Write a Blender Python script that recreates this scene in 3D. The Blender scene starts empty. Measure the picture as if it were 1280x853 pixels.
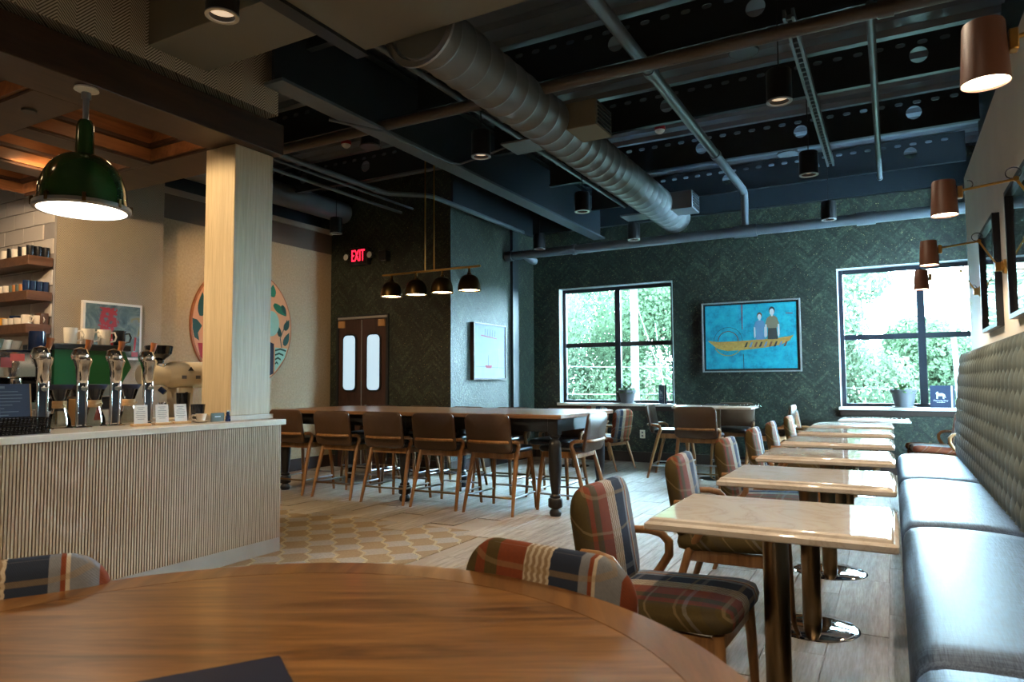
import bpy, bmesh, math, random
from mathutils import Matrix, Vector
from math import pi, sin, cos, radians, sqrt

S = bpy.context.scene
COL = S.collection
random.seed(7)

# ------------------------------------------------------------------ camera
CAMH = 1.22
pitch, yaw, roll = .0593825, .5034423, -.00579306
fwd = Vector((-sin(yaw)*cos(pitch), cos(yaw)*cos(pitch), sin(pitch)))
rt = Vector((cos(yaw), sin(yaw), 0))
up = rt.cross(fwd)
rt2 = rt*cos(roll) + up*sin(roll)
up2 = up*cos(roll) - rt*sin(roll)
cam = bpy.data.cameras.new('camera')
cam.sensor_width = 36
cam.lens = 859.13/1280*36
cam.clip_start = .02
cam.dof.use_dof = True
cam.dof.focus_distance = 5.0
cam.dof.aperture_fstop = 5.6
co = bpy.data.objects.new('camera', cam)
COL.objects.link(co)
M = Matrix((rt2, up2, -fwd)).transposed().to_4x4()
M.translation = (0, 0, CAMH)
co.matrix_world = M
S.camera = co

# ------------------------------------------------------------------ world, sun, exposure
SKY = (.52, .8, 1.0)
SKY_STRENGTH = 170.0
w = bpy.data.worlds.new('sky')
S.world = w
w.use_nodes = True
bg = w.node_tree.nodes['Background']
bg.inputs[0].default_value = (*SKY, 1)
bg.inputs[1].default_value = SKY_STRENGTH
sun = bpy.data.lights.new('sun', 'SUN')
sun.energy = 20
sun.color = (1, .95, .85)
sun.angle = radians(3)
so = bpy.data.objects.new('sun', sun)
so.rotation_euler = (radians(42), 0, radians(28))      # from behind the building onto the trees
COL.objects.link(so)
S.view_settings.view_transform = 'Standard'
S.view_settings.look = 'None'
S.view_settings.exposure = -0.2
S.view_settings.gamma = 1
S.view_settings.use_curve_mapping = False
S.cycles.max_bounces = 8
S.cycles.diffuse_bounces = 5
S.cycles.glossy_bounces = 4
S.cycles.transparent_max_bounces = 12
S.cycles.sample_clamp_indirect = 12
S.cycles.caustics_reflective = False
S.cycles.caustics_refractive = False


# ------------------------------------------------------------------ materials
class NT:
    """small helper around a material's node tree"""
    def __init__(s, name):
        s.m = bpy.data.materials.new(name)
        s.m.use_nodes = True
        s.t = s.m.node_tree
        s.b = s.t.nodes['Principled BSDF']
        s.out = s.t.nodes['Material Output']

    def n(s, typ, **kw):
        nd = s.t.nodes.new(typ)
        for k, v in kw.items():
            setattr(nd, k, v)
        return nd

    def l(s, a, b):
        s.t.links.new(a, b)

    def val(s, sock, v):
        if isinstance(v, (int, float)):
            sock.default_value = v
        elif isinstance(v, tuple):
            sock.default_value = (*v, 1) if len(v) == 3 and len(sock.default_value) == 4 else v
        else:
            s.l(v, sock)

    def math(s, op, a, b=0.0, c=0.0):
        nd = s.n('ShaderNodeMath', operation=op)
        s.val(nd.inputs[0], a); s.val(nd.inputs[1], b); s.val(nd.inputs[2], c)
        return nd.outputs[0]

    def mix(s, f, a, b):
        nd = s.n('ShaderNodeMix', data_type='RGBA')
        s.val(nd.inputs[0], f); s.val(nd.inputs[6], a); s.val(nd.inputs[7], b)
        return nd.outputs[2]

    def xyz(s, kind='Object'):
        tc = s.n('ShaderNodeTexCoord')
        sp = s.n('ShaderNodeSeparateXYZ')
        s.l(tc.outputs[kind], sp.inputs[0])
        return tc.outputs[kind], sp.outputs[0], sp.outputs[1], sp.outputs[2]

    def comb(s, x, y, z=0.0):
        nd = s.n('ShaderNodeCombineXYZ')
        s.val(nd.inputs[0], x); s.val(nd.inputs[1], y); s.val(nd.inputs[2], z)
        return nd.outputs[0]

    def noise(s, vec, scale=5.0, detail=3.0, rough=.5, dist=0.0):
        nd = s.n('ShaderNodeTexNoise')
        s.l(vec, nd.inputs['Vector'])
        nd.inputs['Scale'].default_value = scale
        nd.inputs['Detail'].default_value = detail
        nd.inputs['Roughness'].default_value = rough
        nd.inputs['Distortion'].default_value = dist
        return nd.outputs[0]

    def white(s, vec):
        nd = s.n('ShaderNodeTexWhiteNoise', noise_dimensions='3D')
        s.l(vec, nd.inputs['Vector'])
        return nd.outputs[0]

    def ramp(s, f, stops, const=False):
        nd = s.n('ShaderNodeValToRGB')
        cr = nd.color_ramp
        if const:
            cr.interpolation = 'CONSTANT'
        while len(cr.elements) < len(stops):
            cr.elements.new(.5)
        for e, (p, c) in zip(cr.elements, stops):
            e.position = p
            e.color = (*c, 1) if len(c) == 3 else c
        s.val(nd.inputs[0], f)
        return nd.outputs[0]

    def bump(s, h, strength=.3, dist=.01):
        nd = s.n('ShaderNodeBump')
        nd.inputs['Strength'].default_value = strength
        nd.inputs['Distance'].default_value = dist
        s.l(h, nd.inputs['Height'])
        s.l(nd.outputs[0], s.b.inputs['Normal'])

    def set(s, **kw):
        for k, v in kw.items():
            key = {'color': 'Base Color', 'rough': 'Roughness', 'metal': 'Metallic', 'coat': 'Coat Weight',
                   'spec': 'Specular IOR Level', 'sheen': 'Sheen Weight', 'trans': 'Transmission Weight',
                   'coatr': 'Coat Roughness', 'alpha': 'Alpha'}[k]
            s.val(s.b.inputs[key], v)
        return s


def scale3(c, k):
    return tuple(min(1, x*k) for x in c)


def plain(name, c, rough=.5, metal=0.0, var=.12, nscale=9.0, bump=0.0, **kw):
    t = NT(name)
    v, x, y, z = t.xyz()
    f = t.noise(v, nscale, 4)
    t.set(color=t.mix(f, scale3(c, 1-var), scale3(c, 1+var)), rough=rough, metal=metal, **kw)
    if bump:
        t.bump(t.noise(v, nscale*12, 2), bump, .004)
    return t.m


def wood(name, dark, light, axis='x', rough=.4, grain=14.0, coat=0.0, stretch=9.0):
    t = NT(name)
    v, x, y, z = t.xyz()
    k = {'x': (1/stretch, 1, 1), 'y': (1, 1/stretch, 1), 'z': (1, 1, 1/stretch)}[axis]
    vec = t.comb(t.math('MULTIPLY', x, k[0]), t.math('MULTIPLY', y, k[1]), t.math('MULTIPLY', z, k[2]))
    n1 = t.noise(vec, grain, 6, .6, 1.2)
    n2 = t.noise(vec, grain*4.5, 3, .6, .3)
    f = t.math('ADD', t.math('MULTIPLY', n1, .75), t.math('MULTIPLY', n2, .25))
    t.set(color=t.ramp(f, [(.32, dark), (.5, tuple((a+b)/2 for a, b in zip(dark, light))), (.68, light)]), rough=rough, coat=coat)
    t.b.inputs['Coat Roughness'].default_value = .12
    t.bump(n2, .08, .003)
    return t.m


def emit(name, c, strength):
    t = NT(name)
    t.set(color=c, rough=.5)
    t.b.inputs['Emission Color'].default_value = (*c, 1)
    t.b.inputs['Emission Strength'].default_value = strength
    return t.m


def uv_wall(t):
    v, x, y, z = t.xyz()
    return v, t.math('ADD', x, y), z


def mat_green_wall(name='green bark panel'):
    t = NT(name)
    v, u, z = uv_wall(t)
    P = .17
    cell = t.math('FLOOR', t.math('DIVIDE', u, P))
    par = t.math('SUBTRACT', t.math('MULTIPLY', t.math('MODULO', t.math('ABSOLUTE', cell), 2.0), 2.0), 1.0)
    fu = t.math('SUBTRACT', u, t.math('MULTIPLY', cell, P))
    tt = t.math('ADD', z, t.math('MULTIPLY', par, fu))
    sl = t.math('FLOOR', t.math('DIVIDE', tt, .045))
    r = t.white(t.comb(cell, sl, 0.0))
    n = t.noise(v, 34, 5, .7)
    f = t.math('ADD', t.math('ADD', t.math('MULTIPLY', r, .15), t.math('MULTIPLY', n, .65)), t.math('MULTIPLY', t.noise(v, 5, 3, .6), .2))
    base = t.ramp(f, [(.36, (.002, .004, .003)), (.48, (.008, .0145, .0095)), (.57, (.019, .031, .021)), (.68, (.065, .082, .052))])
    fl = t.noise(v, 75, 1, .5)
    fleck = t.math('GREATER_THAN', fl, .735)
    t.set(color=t.mix(fleck, base, (.32, .26, .11)), rough=.5, spec=.5)
    t.bump(n, .5, .02)
    return t.m


def mat_chevron(name, ca, cb, P=.105, pitch=.011, rough=.8):
    t = NT(name)
    v, u, z = uv_wall(t)
    tri = t.math('ABSOLUTE', t.math('SUBTRACT', t.math('FRACT', t.math('DIVIDE', u, P*2)), .5))
    tt = t.math('ADD', z, t.math('MULTIPLY', tri, P*2.2))
    f = t.math('FRACT', t.math('DIVIDE', tt, pitch*1.9))
    g = t.math('GREATER_THAN', f, .52)
    n = t.noise(v, 6, 3)
    c = t.mix(g, t.mix(n, scale3(ca, .85), scale3(ca, 1.1)), cb)
    t.set(color=c, rough=rough)
    t.bump(g, .3, .003)
    return t.m


def mat_weave(name, ca, cb, pitch=.012):
    t = NT(name)
    v, u, z = uv_wall(t)
    a = t.math('SINE', t.math('MULTIPLY', u, 2*pi/pitch))
    b = t.math('SINE', t.math('MULTIPLY', z, 2*pi/pitch))
    n = t.noise(v, 40, 3)
    f = t.math('ADD', t.math('MULTIPLY', t.math('MULTIPLY', a, b), .3), n)
    t.set(color=t.mix(f, ca, cb), rough=.85)
    t.bump(f, .15, .003)
    return t.m


def mat_plaid():
    t = NT('plaid wool')
    v, x, y, z = t.xyz()
    u = t.math('ADD', t.math('DIVIDE', x, .52), .5)
    vv = t.math('ADD', y, z)
    olive = (.085, .06, .02); rust = (.2, .05, .02); navy = (.022, .032, .058)
    grey = (.19, .205, .23); cream = (.5, .43, .33); hatch = (.27, .19, .115)
    warp = t.ramp(u, [(0, rust), (.09, grey), (.2, cream), (.215, rust), (.235, grey), (.28, navy), (.43, hatch), (.57, rust),
                      (.72, olive), (.80, rust), (.86, olive)], True)
    # stitched hatch on the pale stripe
    zig = t.math('ABSOLUTE', t.math('SUBTRACT', t.math('FRACT', t.math('DIVIDE', vv, .014)), .5))
    ck = t.math('GREATER_THAN', t.math('SINE', t.math('ADD', t.math('MULTIPLY', x, 370.0), t.math('MULTIPLY', zig, 3.2))), .15)
    inh = t.math('MULTIPLY', t.math('GREATER_THAN', u, .43), t.math('LESS_THAN', u, .57))
    c = t.mix(t.math('MULTIPLY', inh, ck), warp, cream)
    fv = t.math('FRACT', t.math('DIVIDE', vv, .27))
    weft = t.ramp(fv, [(0, (0, 0, 0)), (.06, (1, 1, 1)), (.1, (0, 0, 0)), (.18, (.7, .7, .7)), (.24, (0, 0, 0)), (.42, (.45, .45, .45)),
                       (.6, (0, 0, 0)), (.66, (1, 1, 1)), (.69, (0, 0, 0))], True)
    wc = t.ramp(fv, [(0, (.28, .2, .1)), (.15, (.3, .3, .3)), (.3, (.03, .035, .05)), (.62, (.32, .24, .13))], True)
    c = t.mix(t.math('MULTIPLY', weft, .42), c, wc)
    th = t.math('MULTIPLY', t.math('SINE', t.math('MULTIPLY', x, 1500.0)), t.math('SINE', t.math('MULTIPLY', vv, 1500.0)))
    n = t.noise(v, 140, 2)
    t.set(color=t.mix(t.math('MULTIPLY', n, .35), c, (.02, .02, .02)), rough=.9, spec=.15)
    t.bump(th, .2, .001)
    return t.m


def mat_planks():
    t = NT('carpet plank')
    v, x, y, z = t.xyz()
    oi = t.n('ShaderNodeObjectInfo')
    rnd = oi.outputs['Random']
    vec = t.comb(t.math('ADD', x, t.math('MULTIPLY', rnd, 37.0)), t.math('MULTIPLY', y, .08), 0.0)
    n = t.noise(vec, 26, 5, .65)
    n2 = t.noise(vec, 110, 2)
    f = t.math('ADD', t.math('ADD', t.math('MULTIPLY', n, .6), t.math('MULTIPLY', n2, .3)), t.math('MULTIPLY', rnd, .14))
    t.set(color=t.ramp(f, [(.3, (.13, .11, .09)), (.5, (.27, .24, .2)), (.7, (.42, .385, .33))]), rough=.75)
    t.bump(n2, .5, .004)
    return t.m


def mat_mosaic():
    t = NT('mosaic carpet')
    v, x, y, z = t.xyz()
    a = t.math('MULTIPLY', t.math('SUBTRACT', x, y), .707)
    b = t.math('MULTIPLY', t.math('ADD', x, y), .707)
    tri = t.math('ABSOLUTE', t.math('SUBTRACT', t.math('FRACT', t.math('DIVIDE', a, .2)), .5))
    b2 = t.math('DIVIDE', t.math('ADD', b, t.math('MULTIPLY', tri, .07)), .185)
    edge = t.math('GREATER_THAN', t.math('ABSOLUTE', t.math('SUBTRACT', t.math('FRACT', b2), .5)), .44)
    par = t.math('MODULO', t.math('ABSOLUTE', t.math('FLOOR', b2)), 2.0)
    row = t.math('FRACT', t.math('ADD', t.math('DIVIDE', a, .4), t.math('MULTIPLY', par, .5)))
    e2 = t.math('LESS_THAN', row, .42)
    n = t.noise(v, 70, 3)
    base = t.mix(n, (.15, .1, .05), (.32, .25, .15))
    c = t.mix(e2, base, t.mix(n, (.16, .15, .135), (.4, .38, .35)))
    dots = t.math('GREATER_THAN', t.math('SINE', t.math('MULTIPLY', a, 240.0)), 0.0)
    c = t.mix(edge, c, t.mix(dots, (.1, .08, .05), (.6, .52, .34)))
    t.set(color=c, rough=.8)
    t.bump(n, .4, .004)
    return t.m


def mat_stone():
    t = NT('polished cream stone')
    v, x, y, z = t.xyz()
    oi = t.n('ShaderNodeObjectInfo')
    vec = t.comb(t.math('ADD', x, t.math('MULTIPLY', oi.outputs['Random'], 9.0)), y, z)
    n = t.noise(vec, 3.2, 6, .6, 1.8)
    ve = t.math('ABSOLUTE', t.math('SUBTRACT', n, .5))
    c = t.ramp(ve, [(0, (.6, .53, .46)), (.02, (.67, .61, .54)), (.1, (.71, .66, .6))])
    t.set(color=c, rough=.06, coat=.3)
    t.b.inputs['Coat Roughness'].default_value = .03
    return t.m


def mat_denim():
    t = NT('blue woven vinyl')
    v, x, y, z = t.xyz()
    a = t.noise(t.comb(x, t.math('MULTIPLY', y, .04), z), 260, 2)
    b = t.noise(t.comb(t.math('MULTIPLY', x, .04), y, t.math('MULTIPLY', z, .04)), 260, 2)
    f = t.math('MULTIPLY', t.math('ADD', a, b), .5)
    t.set(color=t.ramp(f, [(.38, (.026, .046, .09)), (.62, (.085, .135, .225))]), rough=.5, spec=.2)
    t.bump(f, .25, .002)
    return t.m


def mat_glass(name='window glass', tint=(.97, 1, .99), refl=.08):
    t = NT(name)
    tr = t.n('ShaderNodeBsdfTransparent'); tr.inputs[0].default_value = (*tint, 1)
    gl = t.n('ShaderNodeBsdfGlossy'); gl.inputs['Roughness'].default_value = .02
    fr = t.n('ShaderNodeFresnel'); fr.inputs[0].default_value = 1.45
    mx = t.n('ShaderNodeMixShader')
    t.l(t.math('MULTIPLY', fr.outputs[0], 1.0 if refl else 0.0), mx.inputs[0])
    t.l(tr.outputs[0], mx.inputs[1]); t.l(gl.outputs[0], mx.inputs[2])
    t.l(mx.outputs[0], t.out.inputs[0])
    return t.m


def mat_leaf(name, a, b):
    t = NT(name)
    v, x, y, z = t.xyz()
    n = t.noise(v, 1.3, 4)
    c = t.mix(n, a, b)
    t.set(color=c, rough=1.0, spec=0.0)
    tl = t.n('ShaderNodeBsdfTranslucent')
    t.l(c, tl.inputs[0])
    mx = t.n('ShaderNodeMixShader'); mx.inputs[0].default_value = .5
    t.l(t.b.outputs[0], mx.inputs[1]); t.l(tl.outputs[0], mx.inputs[2]); t.l(mx.outputs[0], t.out.inputs[0])
    return t.m


MT = {
    'green': mat_green_wall(),
    'chev': mat_chevron('herringbone wallpaper', (.62, .55, .46), (.12, .095, .07)),
    'weave': mat_weave('beige weave wallpaper', (.28, .21, .13), (.5, .4, .27)),
    'weave2': mat_chevron('small herringbone wallpaper', (.42, .36, .27), (.2, .16, .11), .05, .009),
    'plaid': mat_plaid(),
    'plank': mat_planks(),
    'mosaic': mat_mosaic(),
    'stone': mat_stone(),
    'denim': mat_denim(),
    'velvet': plain('sage velvet', (.16, .195, .19), .85, 0, .12, 5, .1, spec=.1),
    'navyfab': plain('dark navy fabric', (.012, .016, .026), .8, 0, .2, 30, .2),
    'glass': mat_glass(),
    'chair_wood': wood('chair oak', (.17, .075, .024), (.36, .185, .07), 'z', .4, 18),
    'top_wood': wood('walnut table top', (.06, .024, .007), (.31, .145, .042), 'x', .36, 17, .25, 9),
    'band_wood': wood('walnut edge band', (.065, .026, .008), (.28, .13, .038), 'y', .34, 9, .25),
    'comm_wood': wood('communal table wood', (.13, .06, .026), (.32, .175, .085), 'x', .28, 8, .4),
    'beam_wood': wood('dark stained beam', (.02, .009, .005), (.062, .028, .015), 'y', .45, 8),
    'coffer_wood': wood('walnut coffer board', (.11, .036, .011), (.33, .135, .05), 'y', .4, 7),
    'door_wood': wood('dark door veneer', (.022, .01, .008), (.06, .028, .02), 'z', .4, 9),
    'pale_wood': wood('limed oak', (.42, .33, .21), (.6, .49, .33), 'z', .5, 30, 0, 20),
    'slat': wood('limed oak slat', (.3, .215, .125), (.44, .33, .205), 'z', .55, 40, 0, 12),
    'slat_back': plain('slat groove backing', (.2, .14, .08), .7),
    'shelf_wood': wood('brown shelf veneer', (.065, .03, .016), (.16, .08, .045), 'y', .45, 10),
    'leather': plain('brown leather', (.062, .034, .018), .38, 0, .15, 30, .15),
    'blackleather': plain('black leather', (.012, .014, .018), .33, 0, .2, 30, .15),
    'tablepaint': plain('black table paint', (.012, .014, .017), .35, 0, .2, 8),
    'blackmetal': plain('black metal', (.012, .013, .016), .4, .2, .2, 8),
    'frame': plain('black window frame', (.012, .016, .026), .4, .1, .2, 6),
    'steel': plain('dark blue painted steel', (.012, .019, .026), .45, .1, .2, 3),
    'joist': plain('dark painted joist', (.012, .018, .024), .5, .1, .2, 3),
    'deck': plain('grey painted deck', (.12, .15, .19), .42, .2, .2, 2),
    'duct': plain('grey spiral duct', (.16, .185, .205), .42, .35, .15, 3),
    'pipe': plain('blue grey pipe', (.1, .125, .15), .42, .2, .15, 6),
    'brownpipe': plain('brown painted pipe', (.075, .06, .05), .45, .1, .15, 6),
    'plenum': plain('olive grey gypsum', (.16, .15, .12), .8, 0, .06, 4),
    'brass': plain('aged brass', (.5, .28, .075), .3, 1, .15, 12),
    'darkbrass': plain('dark bronze', (.13, .078, .03), .3, 1, .2, 12),
    'polebrass': plain('bronze column', (.22, .15, .08), .28, 1, .15, 3),
    'chrome': plain('polished chrome', (.75, .76, .78), .07, 1, .03, 3),
    'grey_metal': plain('grey metal', (.35, .36, .38), .35, .7, .08, 6),
    'shade': plain('brown leather lamp shade', (.12, .045, .022), .5, 0, .15, 16, .1),
    'enamel': plain('dark green enamel', (.022, .075, .02), .14, 0, .1, 4, coat=.7),
    'white': plain('white paint', (.75, .74, .72), .5, 0, .05, 6),
    'plaster': plain('pale grey plaster', (.76, .745, .72), .85, 0, .1, 2.5, .12),
    'dimwall': plain('warm grey wall paint', (.3, .26, .21), .85, 0, .06, 2),
    'reveal': plain('white reveal paint', (.62, .7, .74), .6, 0, .04, 4),
    'tile': plain('white glazed tile', (.62, .57, .52), .18, 0, .04, 2),
    'grout': plain('grey grout', (.3, .28, .27), .9),
    'quartz': plain('pale quartz', (.62, .56, .47), .22, 0, .07, 40),
    'base': plain('grey base board', (.3, .26, .21), .6),
    'darkbase': plain('dark brown base board', (.03, .016, .012), .5),
    'cream': plain('cream enamel', (.72, .62, .46), .3, 0, .04, 5),
    'cup_white': plain('white ceramic', (.78, .72, .63), .2, 0, .04, 6),
    'cup_blue': plain('dark blue ceramic', (.012, .028, .085), .15, 0, .1, 6),
    'cup_black': plain('black ceramic', (.012, .013, .016), .2, 0, .1, 6),
    'cup_yellow': plain('yellow ceramic', (.62, .32, .04), .3, 0, .08, 6),
    'cup_orange': plain('tan ceramic', (.42, .18, .06), .35, 0, .1, 6),
    'cup_green': plain('grey green ceramic', (.11, .14, .12), .3, 0, .1, 6),
    'black_plastic': plain('black plastic', (.01, .011, .013), .3, 0, .1, 6),
    'gloss_black': plain('gloss black plastic', (.008, .009, .011), .1, 0, .1, 6),
    'machine_green': plain('green machine panel', (.008, .13, .03), .3, 0, .1, 4),
    'handle_wood': wood('reddish handle wood', (.16, .045, .014), (.42, .15, .05), 'z', .35, 30),
    'kraft': plain('kraft cardboard', (.4, .22, .09), .8, 0, .08, 14),
    'beech': wood('beech block', (.5, .3, .13), (.68, .45, .22), 'y', .5, 20),
    'paper': plain('white paper', (.78, .76, .71), .7, 0, .03, 12),
    'navy': plain('navy card', (.006, .009, .03), .5, 0, .1, 8),
    'bookblue': plain('blue book cover', (.005, .018, .06), .45, 0, .1, 8),
    'ink': plain('pale print', (.62, .62, .66), .6, 0, .03, 20),
    'greyink': plain('grey print', (.16, .16, .18), .95, 0, .03, 20, spec=0.0),
    'pot': plain('grey plant pot', (.1, .105, .12), .6, 0, .08, 10),
    'soil': plain('dark soil', (.03, .02, .014), .95),
    'plant': plain('fresh green leaf', (.05, .15, .02), .45, 0, .25, 20),
    'plant_red': plain('reddish leaf', (.22, .07, .03), .45, 0, .25, 20),
    'outlet': plain('ivory plastic', (.68, .64, .54), .4, 0, .03, 10),
    'red': plain('red paint', (.34, .01, .014), .5, 0, .15, 20),
    'pink': plain('pink paint', (.4, .13, .15), .95, 0, .15, 20, spec=0.0),
    'asphalt': plain('grass ground', (.012, .022, .01), .9, 0, .3, 1),
    'bark': plain('grey bark', (.16, .13, .1), .9, 0, .3, 8),
    'polewood': plain('bleached pole wood', (.04, .042, .042), .8, 0, .1, 3),
    'wire': plain('pale cable', (.03, .032, .034), .6),
    'leaf_a': mat_leaf('mid green foliage', (.024, .042, .021), (.052, .075, .044)),
    'leaf_b': mat_leaf('pale green foliage', (.036, .056, .033), (.068, .09, .058)),
    'leaf_c': mat_leaf('deep green foliage', (.018, .034, .019), (.042, .064, .04)),
    'mirror': plain('dark picture glass', (.03, .035, .035), .03, 0, .1, 3, spec=1.0, coat=1.0),
    'lamp_warm': emit('warm lamp glow', (1, .7, .36), 22),
    'lamp_sconce': emit('sconce lamp glow', (1, .78, .55), 30),
    'lamp_pend': emit('pendant lens glow', (1, .86, .66), 14),
    'lamp_down': emit('downlight glow', (1, .75, .5), .8),
    'exit_red': emit('exit letter glow', (1, .012, .035), 4.5),
    'door_glass': emit('lit frosted door glass', (.42, .62, .78), 1.1),
    'teal_paint': None,
}


def mat_teal_canvas():
    t = NT('turquoise canvas')
    v, x, y, z = t.xyz()
    n = t.noise(v, 9, 6, .7)
    t.set(color=t.ramp(n, [(.3, (.008, .15, .22)), (.5, (.008, .27, .36)), (.68, (.02, .35, .42))]), rough=.5)
    return t.m


def mat_abstract():
    t = NT('abstract grey green canvas')
    v, x, y, z = t.xyz()
    n = t.noise(v, 5, 5, .6, 1.5)
    base = t.ramp(n, [(.3, (.02, .05, .055)), (.45, (.08, .13, .13)), (.58, (.17, .22, .2)), (.7, (.22, .2, .07))])
    n2 = t.noise(v, 14, 5, .7)
    d = t.math('ADD', t.math('ABSOLUTE', t.math('ADD', x, .06)), t.math('MULTIPLY', t.math('SUBTRACT', n2, .5), .22))
    m = t.math('MULTIPLY', t.math('LESS_THAN', d, .095), t.math('LESS_THAN', t.math('ABSOLUTE', t.math('SUBTRACT', z, .04)), .2))
    gap = t.math('LESS_THAN', t.noise(v, 22, 4), .56)
    t.set(color=t.mix(t.math('MULTIPLY', m, gap), base, (.34, .012, .016)), rough=.5)
    return t.m


MT['teal_paint'] = mat_teal_canvas()
MT['abstract'] = mat_abstract()
MT['print_white'] = plain('pale blue print', (.3, .34, .42), .95, 0, .14, 6, spec=0.0)
MT['disc_peach'] = plain('peach paint', (.62, .29, .14), .55, 0, .05, 8)
MT['leaf_dark'] = plain('dark teal paint', (.008, .055, .042), .55, 0, .15, 12)
MT['leaf_mid'] = plain('green paint', (.012, .16, .085), .55, 0, .12, 12)
MT['mint'] = plain('mint paint', (.27, .5, .42), .55, 0, .06, 12)
MT['boat'] = plain('ochre boat paint', (.38, .21, .045), .6, 0, .4, 40)
MT['skin'] = plain('pale figure paint', (.5, .46, .46), .6, 0, .05, 20)
MT['hair'] = plain('brown hair paint', (.16, .06, .03), .6, 0, .1, 20)
MT['bluecloth'] = plain('dusty blue paint', (.1, .2, .32), .6, 0, .1, 20)
MT['khaki'] = plain('khaki paint', (.17, .135, .085), .6, 0, .1, 20)
MT['darkcloth'] = plain('charcoal paint', (.03, .03, .028), .6, 0, .1, 20)
MT['yellowink'] = plain('yellow print', (.5, .42, .06), .95, spec=0.0)
MT['redstick'] = plain('red sticker', (.62, .1, .08), .5, 0, .2, 60)
MT['silverframe'] = plain('silver frame', (.36, .36, .37), .4, .5, .05, 8)
MT['taupe'] = plain('taupe band paint', (.11, .085, .065), .8, 0, .06, 3)
MT['filter'] = plain('dark paper filter', (.02, .028, .06), .7, 0, .1, 20)
MT['clear'] = mat_glass('clear jug glass', (.9, .92, .9))


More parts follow.
